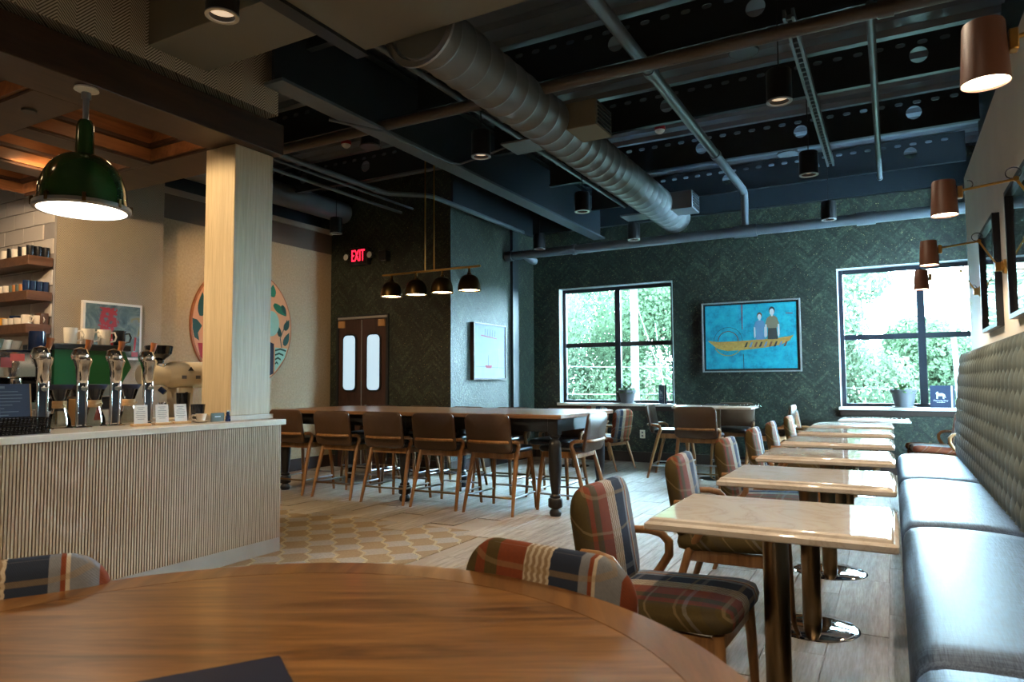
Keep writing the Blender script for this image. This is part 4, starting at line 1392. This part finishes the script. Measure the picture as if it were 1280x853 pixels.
# print on the green side wall (faces +X)
pw = thing('framed_print', 'pale framed print on the green side wall', 'picture', (XT+.001, 8.6, 1.66), pi/2)
frame_box(pw, .92, .81, .06, .02, 'darkbase')
pp = MB().box(-.44, .44, -.045, 0, -.385, .385).build('sheet', 'print_white', pw)
flat([(-.25, .22), (.2, .19), (.2, .2), (-.25, .235)], 'pink', pp, -.046, 'stroke')
flat([(.24, -.25), (.25, -.25), (.25, .05), (.24, .05)], 'yellowink', pp, -.046, 'stroke')
flat([(-.14, -.2), (.06, -.2), (.03, -.24), (-.1, -.24)], 'pink', pp, -.046, 'boat_mark')
flat([(-.05, -.2), (-.045, -.2), (-.045, -.05), (-.05, -.05)], 'greyink', pp, -.046, 'stroke')
flat([(-.4, -.22), (.4, -.235), (.4, -.23), (-.4, -.215)], 'greyink', pp, -.046, 'stroke')
for q in range(5):
    flat([(-.15+q*.07, .22), (-.145+q*.07, .22), (-.13+q*.07, .32), (-.135+q*.07, .32)], 'greyink', pp, -.0465, 'stroke')

# abstract canvas on the herringbone pier (faces +X)
ab = thing('abstract_painting', 'small abstract canvas with red shape on the herringbone pier', 'painting', (XA+.001, 4.235, 1.77), pi/2)
MB().box(-.31, .31, -.04, 0, -.295, .295, .002).build('stretcher', 'white', ab)
cv2 = MB().box(-.285, .285, -.043, -.04, -.27, .27).build('canvas', 'abstract', ab)
flat([(.22, -.2), (.23, -.05), (.25, -.06), (.24, -.2)], 'red', cv2, -.0435, 'red_stroke')
flat([(.2, -.26), (.27, -.26), (.27, -.21), (.2, -.21)], 'pink', cv2, -.0435, 'pink_stroke')

# round plant panel on beige wall (faces +X)
rd = thing('round_wall_art', 'round peach wall panel painted with potted plants on the beige wall', 'wall art', (XB+.001, 6.07, 1.95), pi/2)
MB().lathe([(0, 0), (.785, 0), (.785, -.03), (.77, -.035), (0, -.035)], 72, (0, 0, 0), 'y').build('panel', 'handle_wood', rd)
pn = MB().lathe([(.765, -.0355), (.765, -.0375), (0, -.0375)], 72, (0, 0, 0), 'y').build('painted_face', 'disc_peach', rd)


def leaf(cx, cz, L, W, ang, mat):
    n = 12
    pts = []
    for i in range(n+1):
        t_ = i/n
        pts.append((t_*L, W*sin(pi*t_**.8)))
    for i in range(n, -1, -1):
        t_ = i/n
        pts.append((t_*L, -W*sin(pi*t_**.8)))
    ca, sa = cos(ang), sin(ang)
    return flat([(cx+a*ca-b_*sa, cz+a*sa+b_*ca) for a, b_ in pts[1:-1]], mat, pn, -.038, 'leaf')


def leaf2(p, q, W, mat):
    leaf(p[0], p[1], math.hypot(q[0]-p[0], q[1]-p[1]), W, math.atan2(q[1]-p[1], q[0]-p[0]), mat)


for p, q, W, m in (((-.652, .06), (-.636, .38), .052, 'leaf_dark'), ((.441, .346), (.682, .185), .05, 'leaf_mid'), ((.592, .342), (.682, .195), .035, 'leaf_dark'),
                   ((.648, -.02), (.733, .141), .045, 'leaf_dark'), ((.64, -.233), (.736, -.035), .045, 'leaf_dark'), ((.576, -.111), (.548, .04), .035, 'leaf_dark'),
                   ((.444, .413), (.441, .6), .05, 'leaf_mid'), ((-.3, .1), (-.35, .5), .08, 'leaf_dark'), ((-.1, .15), (.05, .5), .08, 'leaf_mid'), ((.0, -.05), (-.2, .2), .07, 'leaf_dark')):
    leaf2(p, q, W, m)
flat([(-.765, .051), (-.705, .039), (-.636, -.032), (-.691, -.12), (-.67, -.212), (-.735, -.174), (-.76, -.075)], 'leaf_dark', pn, -.038, 'leaf')
flat(ell(.427, .07, .13, .17), 'mint', pn, -.0385, 'mint_oval')
flat([(-.69, -.242), (-.45, -.234), (-.44, -.55), (-.56, -.5), (-.654, -.4)], 'red', pn, -.0386, 'red_pot')
flat([(.488, -.249), (.7, -.259), (.66, -.385), (.49, -.58)], 'mint', pn, -.0386, 'patterned_pot')
for q in range(4):
    zq = -.28-q*.06
    flat([(.49, zq), (.58-q*.02, zq+.025), (.68-q*.045, zq), (.68-q*.045, zq-.022), (.58-q*.02, zq), (.49, zq-.022)], 'leaf_dark', pn, -.0412, 'pot_stripe')
flat([(.3, -.15), (.47, -.2), (.47, -.6), (.28, -.68)], 'navy', pn, -.0386, 'blue_pot')
flat([(.6, -.25), (.572, -.121), (.62, -.02), (.69, .138), (.7, .136), (.63, -.025), (.584, -.121), (.612, -.25)], 'leaf_dark', pn, -.0388, 'stem')

# dark glazed pictures above the bench (face -X)
for i, yc in enumerate((6.42, 4.92, 3.42)):
    m_ = thing('wall_picture', 'dark glazed picture above the bench, %s' % ('beside the sconce closest to the window', 'between the two middle sconces', 'beside the sconce closest to the round table')[i],
               'picture', (XR-.001, yc, 2.01), -pi/2, 'pictures above the bench')
    frame_box(m_, .9, .82, .045, .03, 'frame')
    MB().box(-.42, .42, -.022, 0, -.38, .38).build('glazing', 'mirror', m_)

# ------------------------------------------------------------------ sconces above the bench
sc = thing('wall_sconce', 'x', 'wall lamp', group='sconces above the bench')
MB().lathe([(0, 0), (.05, 0), (.05, -.02), (.035, -.035), (0, -.04)], 24, (XR, 0, 0), 'x').build('wall_plate', 'brass', sc)
MB().box(XR-.07, XR-.02, -.025, .025, -.03, .03, .004).build('socket', 'brass', sc)
MB().tube([(XR-.05, 0, .0), (.565, 0, .19)], .0065, 8).build('lower_arm', 'brass', sc)
MB().lathe([(0, -.012), (.013, -.01), (.013, .01), (0, .012)], 14, (.565, 0, .19), 'y').build('elbow', 'brass', sc)
MB().tube([(.565, 0, .19), (.345, 0, .165)], .0065, 8).build('upper_arm', 'brass', sc)
mb = MB(); mb2 = MB(); mb3 = MB()
mb.tube([(.555+.032*sin(a), .0, .215+.028*(1-cos(a))-.022) for a in [2*pi*i/14 for i in range(15)]], .003, 6)
mb2.tube([(.37+.02*sin(a), .0, .17+.02*(1-cos(a))) for a in [pi*1.2*i/8-.4 for i in range(9)]], .003, 6)
mb3.tube([(XR-.04, 0, .03), (XR-.06, 0, .06), (XR-.09, 0, .05), (XR-.085, 0, .03)], .003, 6)
for m_ in (mb, mb2, mb3):
    m_.build('cord', 'blackmetal', sc)
MB().box(.322, .345, -.02, .02, .125, .185, .003).build('bracket', 'brass', sc)
shd = MB().lathe([(.046, .22), (.05, .222), (.053, .215), (.062, .045), (.06, .045), (.05, .21), (0, .21)], 32, (.265, 0, 0)).build('shade', 'shade', sc)
MB().lathe([(.059, .052), (0, .06)], 28, (.265, 0, 0)).build('lamp', 'lamp_sconce', shd)
reg(sc)
for i, (y, z_) in enumerate(((7.15, 1.98), (5.72, 1.99), (4.08, 2.005), (2.34, 2.02))):
    lb = 'brown shaded brass arm sconce ' + ('closest to the window wall', 'second from the window wall', 'third from the window wall', 'closest to the round wooden table')[i]
    if i == 0:
        at(sc, (0, y, z_)); sc['label'] = lb
    else:
        clone(sc, lb, (0, y, z_))
    spot('sconce_beam', (.265, y, z_+.04), (.265, y, 0), 30, (1, .74, .46), 2.8, .5, .04)

# ------------------------------------------------------------------ bench
bn = thing('bench_seat', 'long upholstered bench with blue seat and tall tufted sage back', 'bench', (0, 0, 0))
SE = [-1.8, .22, 2.22, 4.23, 6.22, 8.28]
MB().box(.06, XR-.002, SE[0], 8.27, 0, .3).build('base', 'navyfab', bn)
for a, b_ in zip(SE, SE[1:]):
    def f(i, j, a=a, b_=b_):
        ts = j/22
        pf = [(.02, .27), (.018, .32), (.02, .38), (.03, .42), (.055, .447), (.1, .459), (.2, .466), (.32, .466), (.45, .46), (.56, .45), (.6, .42)]
        k = ts*(len(pf)-1); q = min(int(k), len(pf)-2); u_ = k-q
        X = pf[q][0]*(1-u_)+pf[q+1][0]*u_; Z = pf[q][1]*(1-u_)+pf[q+1][1]*u_
        Yv = a+(b_-a)*i/24
        e = min(i, 24-i)
        dip = {0: .035, 1: .006}.get(e, 0)
        if e == 0:
            Yv = a+.004 if i == 0 else b_-.004
        elif e == 1:
            Yv = a+.03 if i == 1 else b_-.03
        return (X+dip*.6 if X < .1 else X, Yv, Z-dip)
    MB().grid(f, 24, 22).build('seat_cushion', 'denim', bn, angle=60)
# tufted back: seams wander towards and away from each other
NCH, SUB, NZ = 112, 6, 64
y0b, p_ = -1.0, .083
def prof_back(t_):
    # t 0..1 from the seat to over the top
    pts = [(.585, .40), (.58, .55), (.585, .75), (.6, .95), (.615, 1.15), (.63, 1.32), (.645, 1.42), (.665, 1.475), (.695, 1.495), (XR, 1.49)]
    k = t_*(len(pts)-1); q = min(int(k), len(pts)-2); u_ = k-q
    return pts[q][0]*(1-u_)+pts[q+1][0]*u_, pts[q][1]*(1-u_)+pts[q+1][1]*u_
def seam(i, z_):
    return y0b+i*p_+(-1)**i*.017*sin(2*pi*z_/.23)
def fb(i, j):
    ci, k = divmod(i, SUB)
    X, Z = prof_back(j/NZ)
    a = seam(ci, Z); b_ = seam(ci+1, Z)
    t_ = k/SUB
    wdt = b_-a
    d_ = .034*min(1.25, .25+.75*wdt/p_)*max(0, sin(pi*t_))**.85
    fade = 1 if Z < 1.47 else .4
    return (X-d_*fade-.0*t_, min(8.3, a+wdt*t_), Z)
MB().grid(fb, NCH*SUB, NZ).build('tufted_back', 'velvet', bn, angle=80)
MB().box(.62, XR-.002, -1.8, 8.31, .3, 1.47).build('back_frame', 'velvet', bn)

# ------------------------------------------------------------------ two-seat marble tables
tt = thing('marble_table', 'x', 'table', group='marble topped bench tables')
m2 = MB(); m2.M = Matrix.Translation((0, 0, 0))
m2.pad(.775, .62, .012, [(.05, .708), (.004, .708), (0, .712), (0, .728), (.006, .733), (.014, .736), (.018, .744), (.028, .7485), (.032, .7485)], 3)
m2.build('table_top', 'stone', tt, angle=25)
MB().lathe([(.044, .02), (.044, .7)], 28).build('column', 'polebrass', tt)
MB().lathe([(0, .708), (.12, .708), (.12, .698), (0, .698)], 24).build('top_plate', 'blackmetal', tt)
MB().lathe([(0, .022), (.08, .021), (.2, .012), (.215, .004), (.215, 0), (0, 0)], 48).build('base_disc', 'chrome', tt)
reg(tt)
for i in range(6):
    y = 2.33+.31+i*1.12
    lb = 'cream marble two-seat table along the bench, ' + ('the one beside the round wooden table', 'second from the round wooden table', 'third from the round wooden table',
         'fourth from the round wooden table', 'fifth from the round wooden table', 'the last before the far window')[i]
    if i == 0:
        at(tt, (-.383, y, 0)); tt['label'] = lb
    else:
        clone(tt, lb, (-.383, y, 0))
clone(tt, 'pale marble table standing alone under the plant window past the bench end', (-.2, 9.55, 0))
clone(tt, 'pale marble table under the window beside the green side wall', (-4.05, 9.2, 0))


# ------------------------------------------------------------------ plaid dining chairs
def legs_tube(mb, path, rs):
    return mb.tube(path, rs, 10)


pcx = thing('dining_chair', 'x', 'chair', group='plaid dining chairs')
m2 = MB(); m2.M = Matrix.Translation((0, .02, .425)) @ Matrix.Rotation(radians(3), 4, 'X')
m2.pad(.5, .52, .07, [(.2, -.035), (.03, -.035), (.006, -.025), (0, 0), (.008, .028), (.035, .042), (.1, .05), (.2, .053)], 6).build('seat', 'plaid', pcx, angle=60)
m2 = MB(); m2.M = Matrix.Translation((0, -.225, .629)) @ Matrix.Rotation(radians(99), 4, 'X')
def bendb(x, y, z):
    return (x, y, z+.35*x*x)
m2.pad(.475, .42, .1, [(.18, -.03), (.04, -.03), (.008, -.022), (0, 0), (.008, .022), (.04, .034), (.12, .038), (.2, .038)], 7, bendb).build('backrest', 'plaid', pcx, angle=60)
for s_ in (-1, 1):
    MB().tube([(s_*.205, .235, .40), (s_*.213, .245, .2), (s_*.218, .255, 0)], [.021, .018, .013], 12).build('leg', 'chair_wood', pcx)
    MB().tube([(s_*.225, -.16, .42), (s_*.235, -.21, .25), (s_*.245, -.30, 0)], [.021, .019, .013], 12).build('leg', 'chair_wood', pcx)
    MB().tube([(s_*.225, -.16, .40), (s_*.245, -.12, .46), (s_*.257, -.085, .52), (s_*.258, -.085, .57), (s_*.255, -.115, .602), (s_*.248, -.165, .612), (s_*.235, -.235, .61)],
              [.018, .018, .0185, .0185, .018, .017, .015], 12).build('armrest', 'chair_wood', pcx)
MB().box(-.2, .2, .215, .24, .335, .39, .004).build('apron', 'chair_wood', pcx)
MB().box(-.2, .2, -.18, -.155, .335, .39, .004).build('apron', 'chair_wood', pcx)
for s_ in (-1, 1):
    MB().box(s_*.212-.012, s_*.212+.012, -.17, .235, .33, .39, .004).build('side_rail', 'chair_wood', pcx)
reg(pcx)
PC = [(-.74, 2.52, -pi/2-.05, 'at the marble table beside the round wooden table'), (-.74, 3.68, -pi/2+.02, 'at the second marble table from the round wooden table'),
      (-.74, 4.83, -pi/2-.03, 'at the third marble table from the round wooden table'), (-.75, 5.95, -pi/2, 'at the fourth marble table from the round wooden table'),
      (-.75, 6.9, -pi/2+.03, 'at the fifth marble table from the round wooden table'), (-.74, 8.1, -pi/2, 'at the last marble table of the bench row'),
      (-.84, 9.5, -pi/2, 'left of the lone table under the plant window'), (.42, 9.3, pi/2+.15, 'past the bench end below the plant window'),
      (-3.52, 9.15, pi/2-.2, 'with its side to the window by the communal table'), (-4.05, 9.72, pi, 'against the window by the green side wall'),
      (-.765, 1.215, pi-.15, 'tucked under the round wooden table, side of the marble tables'), (-1.515, .645, -2.12, 'tucked under the round wooden table, side of the slatted counter')]
for i, (x, y, rz, d_) in enumerate(PC):
    lb = 'plaid wool dining chair ' + d_
    if i == 0:
        at(pcx, (x, y, 0), rz); pcx['label'] = lb
    else:
        clone(pcx, lb, (x, y, 0), rz)

# ------------------------------------------------------------------ counter stools
st = thing('counter_stool', 'x', 'stool', group='counter stools')
m2 = MB(); m2.M = Matrix.Translation((0, .03, .585))
m2.pad(.46, .47, .09, [(.18, -.03), (.02, -.03), (0, -.012), (0, .008), (.015, .024), (.06, .03), (.15, .032)], 6).build('seat', 'blackleather', st, angle=60)
m2 = MB(); m2.M = Matrix.Translation((0, -.225, .745)) @ Matrix.Rotation(radians(100), 4, 'X')
m2.pad(.485, .37, .06, [(.15, -.014), (.01, -.014), (0, -.006), (0, .008), (.012, .018), (.15, .02)], 6, lambda x, y, z: (x, y, z+.5*x*x)).build('backrest', 'leather', st, angle=60)
for s_ in (-1, 1):
    MB().tube([(s_*.2, .2, .55), (s_*.225, .235, .25), (s_*.24, .25, 0)], [.021, .019, .014], 12).build('leg', 'chair_wood', st)
    MB().tube([(s_*.262, -.275, 0), (s_*.245, -.2, .3), (s_*.232, -.13, .55), (s_*.236, -.105, .61), (s_*.24, -.115, .645), (s_*.24, -.15, .662), (s_*.232, -.21, .666)],
              [.014, .02, .022, .021, .02, .018, .017], 12).build('leg', 'chair_wood', st)
MB().tube([(-.232, -.21, .666), (-.2, -.262, .666), (-.12, -.285, .666), (0, -.292, .666), (.12, -.285, .666), (.2, -.262, .666), (.232, -.21, .666)], .015, 10).build('back_rail', 'chair_wood', st)
MB().box(-.21, .21, -.155, -.13, .5, .56, .004).build('apron', 'chair_wood', st)
MB().box(-.19, .19, .18, .205, .5, .56, .004).build('apron', 'chair_wood', st)
for s_ in (-1, 1):
    MB().box(s_*.208-.012, s_*.208+.012, -.145, .195, .5, .56, .004).build('side_rail', 'chair_wood', st)
    MB().tube([(s_*.232, .243, .16), (s_*.252, -.237, .16)], .009, 8).build('foot_bar', 'grey_metal', st)
MB().tube([(-.232, .243, .2), (.232, .243, .2)], .01, 8).build('foot_bar', 'grey_metal', st)
MB().tube([(-.252, -.235, .16), (.252, -.235, .16)], .01, 8).build('foot_bar', 'polebrass', st)
reg(st)
at(st, (-3.29, 5.76, 0), 0); st['label'] = 'brown leather counter stool with its back to the marble tables, first from the table end'
for i, x in enumerate((-3.91, -4.54, -5.22, -5.9)):
    clone(st, 'leather stool on the bar side of the communal table, %s from its open end' % ORD[i+1], (x, 5.76, 0), random.uniform(-.04, .04))
st['label'] = 'leather stool on the bar side of the communal table, first from its open end'
clone(st, 'brown leather counter stool at the short end of the communal table', (-2.74, 6.15, 0), pi/2)
for i, x in enumerate((-3.2, -3.87, -4.5, -5.15, -5.8)):
    clone(st, 'leather stool on the window side of the communal table, %s from its open end' % ORD[i], (x, 6.78, 0), pi+random.uniform(-.04, .04))
clone(st, 'brown leather stool at the high window table, its side to the plant on the sill', (-2.48, 8.75, 0), -pi/2+.1)
clone(st, 'brown leather stool at the high window table, its back to the plaid chairs', (-1.98, 8.18, 0), 0)
clone(st, 'brown leather stool at the high window table, closest to the marble tables', (-1.32, 8.85, 0), pi/2)
clone(st, 'brown leather stool at the high window table, back against the green wall', (-1.85, 9.35, 0), pi)

# ------------------------------------------------------------------ communal table
cm = thing('communal_table', 'long counter height communal table with wood top and black turned legs', 'table', (0, 0, 0))
TX0, TX1, TY0, TY1 = -6.25, -2.59, 5.60, 6.92
m2 = MB(); m2.M = Matrix.Translation(((TX0+TX1)/2, (TY0+TY1)/2, 0))
m2.pad(TX1-TX0, TY1-TY0, .01, [(.1, .882), (.006, .882), (0, .888), (0, .912), (.006, .92), (.02, .92)], 3).build('table_top', 'comm_wood', cm, angle=25)
mb = MB()
mb.box(TX0+.08, TX1-.08, TY0+.08, TY0+.105, .76, .882, .003); mb.box(TX0+.08, TX1-.08, TY1-.105, TY1-.08, .76, .882, .003)
mb.box(TX0+.08, TX0+.105, TY0+.105, TY1-.105, .76, .882, .003); mb.box(TX1-.105, TX1-.08, TY0+.105, TY1-.105, .76, .882, .003)
mb.build('apron', 'tablepaint', cm)
legp = [(.03, .74), (.05, .735), (.052, .72), (.034, .70), (.034, .69), (.05, .67), (.055, .65), (.06, .55), (.058, .42), (.048, .3), (.036, .22), (.034, .2), (.05, .185), (.05, .17), (.04, .165)]
for x in (TX0+.12, -4.42, TX1-.12):
    for y in (TY0+.12, TY1-.12):
        o = MB().lathe(legp, 28, (x, y, 0)).build('leg', 'tablepaint', cm)
        MB().box(x-.05, x+.05, y-.05, y+.05, .735, .88, .004).build('leg_block', 'tablepaint', o)
        MB().lathe([(.0, .165), (.058, .165), (.066, .155), (.066, .09), (.058, .08), (0, .08)], 8, (x, y, 0), a0=pi/8).build('leg_collar', 'tablepaint', o)
        MB().lathe([(.04, .08), (.035, .07), (.052, .05), (.056, .025), (.045, 0), (0, 0)], 24, (x, y, 0)).build('foot', 'tablepaint', o)
for i, (x, y) in enumerate(((-3.05, 6.2), (-3.1, 6.55))):
    pass

# high table by the far wall
ht = thing('high_table', 'marble topped high table by the painting with four stools', 'table', (-1.92, 8.78, 0))
m2 = MB()
m2.pad(.95, .72, .012, [(.05, .878), (.004, .878), (0, .882), (0, .9), (.006, .905), (.014, .908), (.018, .914), (.028, .918)], 3).build('table_top', 'stone', ht, angle=25)
MB().lathe([(.044, .02), (.044, .87)], 24).build('column', 'polebrass', ht)
MB().lathe([(0, .878), (.14, .878), (.14, .868), (0, .868)], 24).build('top_plate', 'blackmetal', ht)
MB().lathe([(0, .022), (.08, .021), (.22, .012), (.235, .004), (.235, 0), (0, 0)], 40).build('base_disc', 'chrome', ht)
tag(MB().box(-2.05, -1.8, 8.7, 8.86, .919, .926).build('menu_sheet', 'navy'), 'dark menu sheet lying on the high table', 'menu')

# ------------------------------------------------------------------ round wooden table in front
rt_ = thing('round_table', 'large round walnut table in the foreground', 'table', (-.87, .614, 0), yaw)
TR = .839
MB().lathe([(0, .76), (TR-.1, .76), (TR-.1, .73), (0, .73)], 96).build('table_top', 'top_wood', rt_)
MB().lathe([(TR-.0985, .755), (TR-.0985, .7602), (TR-.006, .7602), (TR, .754), (TR, .733), (TR-.012, .723), (TR-.1, .723)], 96).build('edge_band', 'band_wood', rt_)
MB().lathe([(.05, .02), (.05, .73)], 28).build('column', 'blackmetal', rt_)
MB().lathe([(0, .03), (.1, .028), (.33, .015), (.35, .004), (.35, 0), (0, 0)], 48).build('base_disc', 'blackmetal', rt_)
mn = thing('menu_booklet', 'navy menu booklet lying on the round wooden table', 'menu', (-.908, .841, .7605), radians(56.9))
MB().box(-.32, 0, -.22, 0, 0, .006, .001).build('cover', 'navy', mn)
MB().box(-.318, -.002, -.218, -.002, .0062, .0075).build('page', 'navy', mn)

# ------------------------------------------------------------------ sill plants and books
def plant(name, label, loc, r, h, seed, red):
    rnd = random.Random(seed)
    t = thing(name, label, 'plant', loc)
    MB().lathe([(0, .0), (r*.98, 0), (r*.98, .012), (0, .012)], 28).build('saucer', 'pot', t)
    MB().lathe([(0, .012), (r*.72, .012), (r*.95, h*.8), (r*1.04, h*.8), (r*1.06, h), (r*.98, h), (r*.94, h*.85), (0, h*.85)], 32).build('pot', 'pot', t)
    MB().lathe([(r*.96, h*.86), (0, h*.9)], 20).build('soil', 'soil', t)
    mb = MB()
    for q in range(260):
        a = rnd.uniform(0, 2*pi); rr = rnd.uniform(0, 1)**.5*r*1.15
        zz = h+rnd.uniform(0, .075)*(1.25-rr/r)-(max(0, rr-r)*2.5)
        c = Vector((rr*cos(a), rr*sin(a), zz))
        sz = rnd.uniform(.012, .024)
        m_ = Matrix.Rotation(rnd.uniform(0, 2*pi), 3, 'Z') @ Matrix.Rotation(rnd.uniform(-1, 1), 3, 'X')
        mb.face([mb._v(c+m_ @ Vector(p)) for p in ((-sz, 0, 0), (0, -sz*.6, .003), (sz, 0, 0), (0, sz*.6, .003))])
    mb.build('small_leaves', 'plant', t)['kind'] = 'stuff'
    for q in range(7):
        a = rnd.uniform(0, 2*pi); L = rnd.uniform(.13, .2)
        mb = MB()
        pts = []
        for k in range(6):
            s_ = k/5
            pts.append((Vector((cos(a)*L*.7*s_, sin(a)*L*.7*s_, h*.9+L*s_*(1.1-.35*s_))), .022*sin(pi*(.08+.9*s_))))
        sd_ = Vector((-sin(a), cos(a), 0))
        prev = None
        for c, wd in pts:
            cur = (mb._v(c-sd_*wd), mb._v(c+Vector((0, 0, -.003))), mb._v(c+sd_*wd))
            if prev:
                mb.face([prev[0], prev[1], cur[1], cur[0]]); mb.face([prev[1], prev[2], cur[2], cur[1]])
            prev = cur
        mb.build('leaf', 'plant_red' if red and q in (1, 3) else 'plant', t)
    return t


plant('potted_plant', 'leafy plant in grey pot on the sill beside the blue folder', (-3.555, YF-.0, .883), .13, .2, 3, False)
plant('potted_plant', 'bushy plant with reddish leaf in grey pot on the bench window sill', (.13, YF-.0, .868), .145, .225, 5, True)
for i, (x, z0, rz, wd, lb) in enumerate(((-3.0, .883, -.95, .21, 'blue menu folder standing open on the sill beside the leafy plant'), (.52, .868, .12, .215, 'navy menu folder with white animal logo on the bench window sill'))):
    bk_ = thing('menu_folder', lb, 'menu', (x, YF-.005, z0), rz)
    MB().box(-wd/2, wd/2, -.022, -.018, 0, .275, .001).build('front_cover', 'bookblue', bk_)
    m2 = MB(); m2.M = Matrix.Translation((wd/2, -.018, 0)) @ Matrix.Rotation(radians(-62), 4, 'Z')
    m2.box(0, .004, 0, .06, 0, .275).build('spine', 'bookblue', bk_)
    MB().box(-wd/2+.008, wd/2-.002, -.0175, -.006, .006, .27).build('page', 'paper', bk_)
    MB().box(wd/2-.002, wd/2+.028, -.016, -.012, .003, .272).build('inner_page', 'paper', bk_)
    lg = flat([(-.045, .0), (-.03, .0), (-.028, .035), (.022, .035), (.024, .0), (.038, .0), (.04, .035), (.052, .01), (.056, .012), (.046, .055), (.02, .07), (-.02, .07), (-.028, .09), (-.042, .085), (-.055, .06), (-.046, .06), (-.044, .05)], 'ink', bk_, -.0225, 'logo', .005, .11)
    t1 = text_obj('Morning Day', .03, 'ink', bk_, .0004, 'lettering')
    t1.rotation_euler = (pi/2, 0, 0); t1.location = (.005, -.0227, .088)
    MB().box(-.04, .05, -.0232, -.0225, .064, .069).build('small_print', 'ink', bk_)
# wall outlet
ol = thing('wall_outlet', 'ivory wall outlet low on the green window wall', 'outlet', (-3.32, YF-.001, .42))
MB().box(-.04, .04, -.008, 0, -.062, .062, .003).build('cover_plate', 'outlet', ol)
for dz in (-.025, .025):
    MB().box(-.014, .014, -.011, -.008, dz-.013, dz+.013, .002).build('socket', 'greyink', ol)

# ------------------------------------------------------------------ outdoors
tag(MB().box(-60, 60, YF+.3, 90, -1.3, -1.2).build('ground_outside', 'asphalt'), 'grassy ground outside the windows', None, None, 'structure')


def tree(label, x, y, base, height, rx, n, mat, seed):
    rnd = random.Random(seed)
    t = thing('garden_tree', label, 'tree', (x, y, base), 0, 'trees outside the windows')
    MB().tube([(0, 0, 0), (.1, 0, height*.3), (0, .1, height*.6)], [.22, .16, .08], 10).build('trunk', 'bark', t)
    mb = MB()
    blobs = []
    for q in range(16):
        a = rnd.uniform(0, 2*pi); u_ = rnd.uniform(0, 1)
        rr = rx*.72*sqrt(rnd.uniform(0, 1))*(1-.55*abs(u_-.45))
        blobs.append((Vector((rr*cos(a), rr*sin(a), height*(.12+.8*u_))), rnd.uniform(.34, .55)*rx))
    for q in range(n):
        c, r = blobs[q % len(blobs)]
        d_ = Vector((rnd.gauss(0, 1), rnd.gauss(0, 1), rnd.gauss(0, 1))).normalized()
        p = c+d_*r*rnd.uniform(.75, 1.05)
        sz = rnd.uniform(.035, .08)
        m_ = d_.to_track_quat('Z', 'Y').to_matrix() @ Matrix.Rotation(rnd.uniform(0, 6.28), 3, 'Z') @ Matrix.Rotation(rnd.uniform(-.9, .9), 3, 'X')
        mb.face([mb._v(p+m_ @ Vector(v)) for v in ((-sz, 0, 0), (0, -sz*.6, .02), (sz, 0, 0), (0, sz*.6, .02))])
    mb.build('crown', mat, t, smooth=False)
    return t


TREES = [('pale leafy tree outside the plant window behind the bare pole', -9.6, 18.5, 6.1, 2.4, 'leaf_b'), ('mid green tree outside the plant window close to the pole', -6.4, 20.0, 6.5, 2.4, 'leaf_a'),
         ('deep green tree filling the gap behind the bare pole', -8.6, 23.5, 7.2, 2.6, 'leaf_c'),
         ('pale tree outside the bench window beside the mullion', -1.55, 19.5, 5.7, 2.1, 'leaf_b'), ('mid green tree outside the bench window', 1.4, 22.5, 3.7, 1.9, 'leaf_a'),
         ('deep green bush tree low outside the bench window', 3.6, 21, 3.2, 1.8, 'leaf_c'), ('pale low tree outside the bench window behind the wall end', 5.4, 24, 3.6, 2.2, 'leaf_b'),
         ('far deep green tree above the left window corner', -12.5, 25, 7.6, 3.0, 'leaf_c'), ('mid green shrub tree low beside the bare pole', -4.6, 24, 6.0, 2.4, 'leaf_a')]
for i, (lb, x, y, h, rx, m) in enumerate(TREES):
    tree(lb, x, y, -1.2, h, rx, 30000, m, 20+i)
up_ = thing('utility_pole', 'bleached utility pole outside the plant window', 'pole', (-5.42, 16, -1.2))
MB().tube([(0, 0, 0), (0, 0, 9)], [.1, .08], 14).build('post', 'polewood', up_)
MB().box(-.9, .9, -.06, .06, 8.1, 8.22).build('cross_arm', 'polewood', up_)
up2_ = thing('utility_pole', 'far pale utility pole outside the bench window', 'pole', (1.45, 19.0, -1.2))
MB().tube([(0, 0, 0), (-.2, 0, 4.6)], [.07, .05], 12).build('post', 'polewood', up2_)
MB().box(-.6, .2, -.05, .05, 4.2, 4.3).build('cross_arm', 'polewood', up2_)


def wire(label, a, b_, sag):
    a, b_ = Vector(a), Vector(b_)
    pts = []
    for k in range(17):
        t_ = k/16
        p = a.lerp(b_, t_); p.z -= sag*4*t_*(1-t_)
        pts.append(p)
    tag(MB().tube(pts, .008, 5).build('overhead_wire', 'wire'), label, 'cable', 'overhead wires')


wire('upper slack wire crossing the plant window', (-12, 16.6, 1.9), (-3.5, 16, 1.55), .1)
wire('middle slack wire crossing the plant window', (-12, 16.6, 1.1), (-3.5, 16, .95), .12)
wire('steep guy wire right of the bare pole', (-5.4, 16, 3.2), (-3.9, 15.2, -.6), 0)
wire('shallow wire running right from the bare pole', (-5.4, 16, 1.6), (-2.5, 15.5, .7), .08)
wire('second steep guy wire right of the bare pole', (-4.9, 16, 2.6), (-4.3, 15.2, -.6), 0)
wire('high wire crossing the bench window', (-4, 18, 1.2), (4.0, 19, 1.0), .1)
wire('low wire crossing the bench window', (-4, 18, .7), (4.0, 19, .6), .12)
wire('lowest wire crossing the bench window', (-4, 18, .2), (4.0, 19, .2), .1)
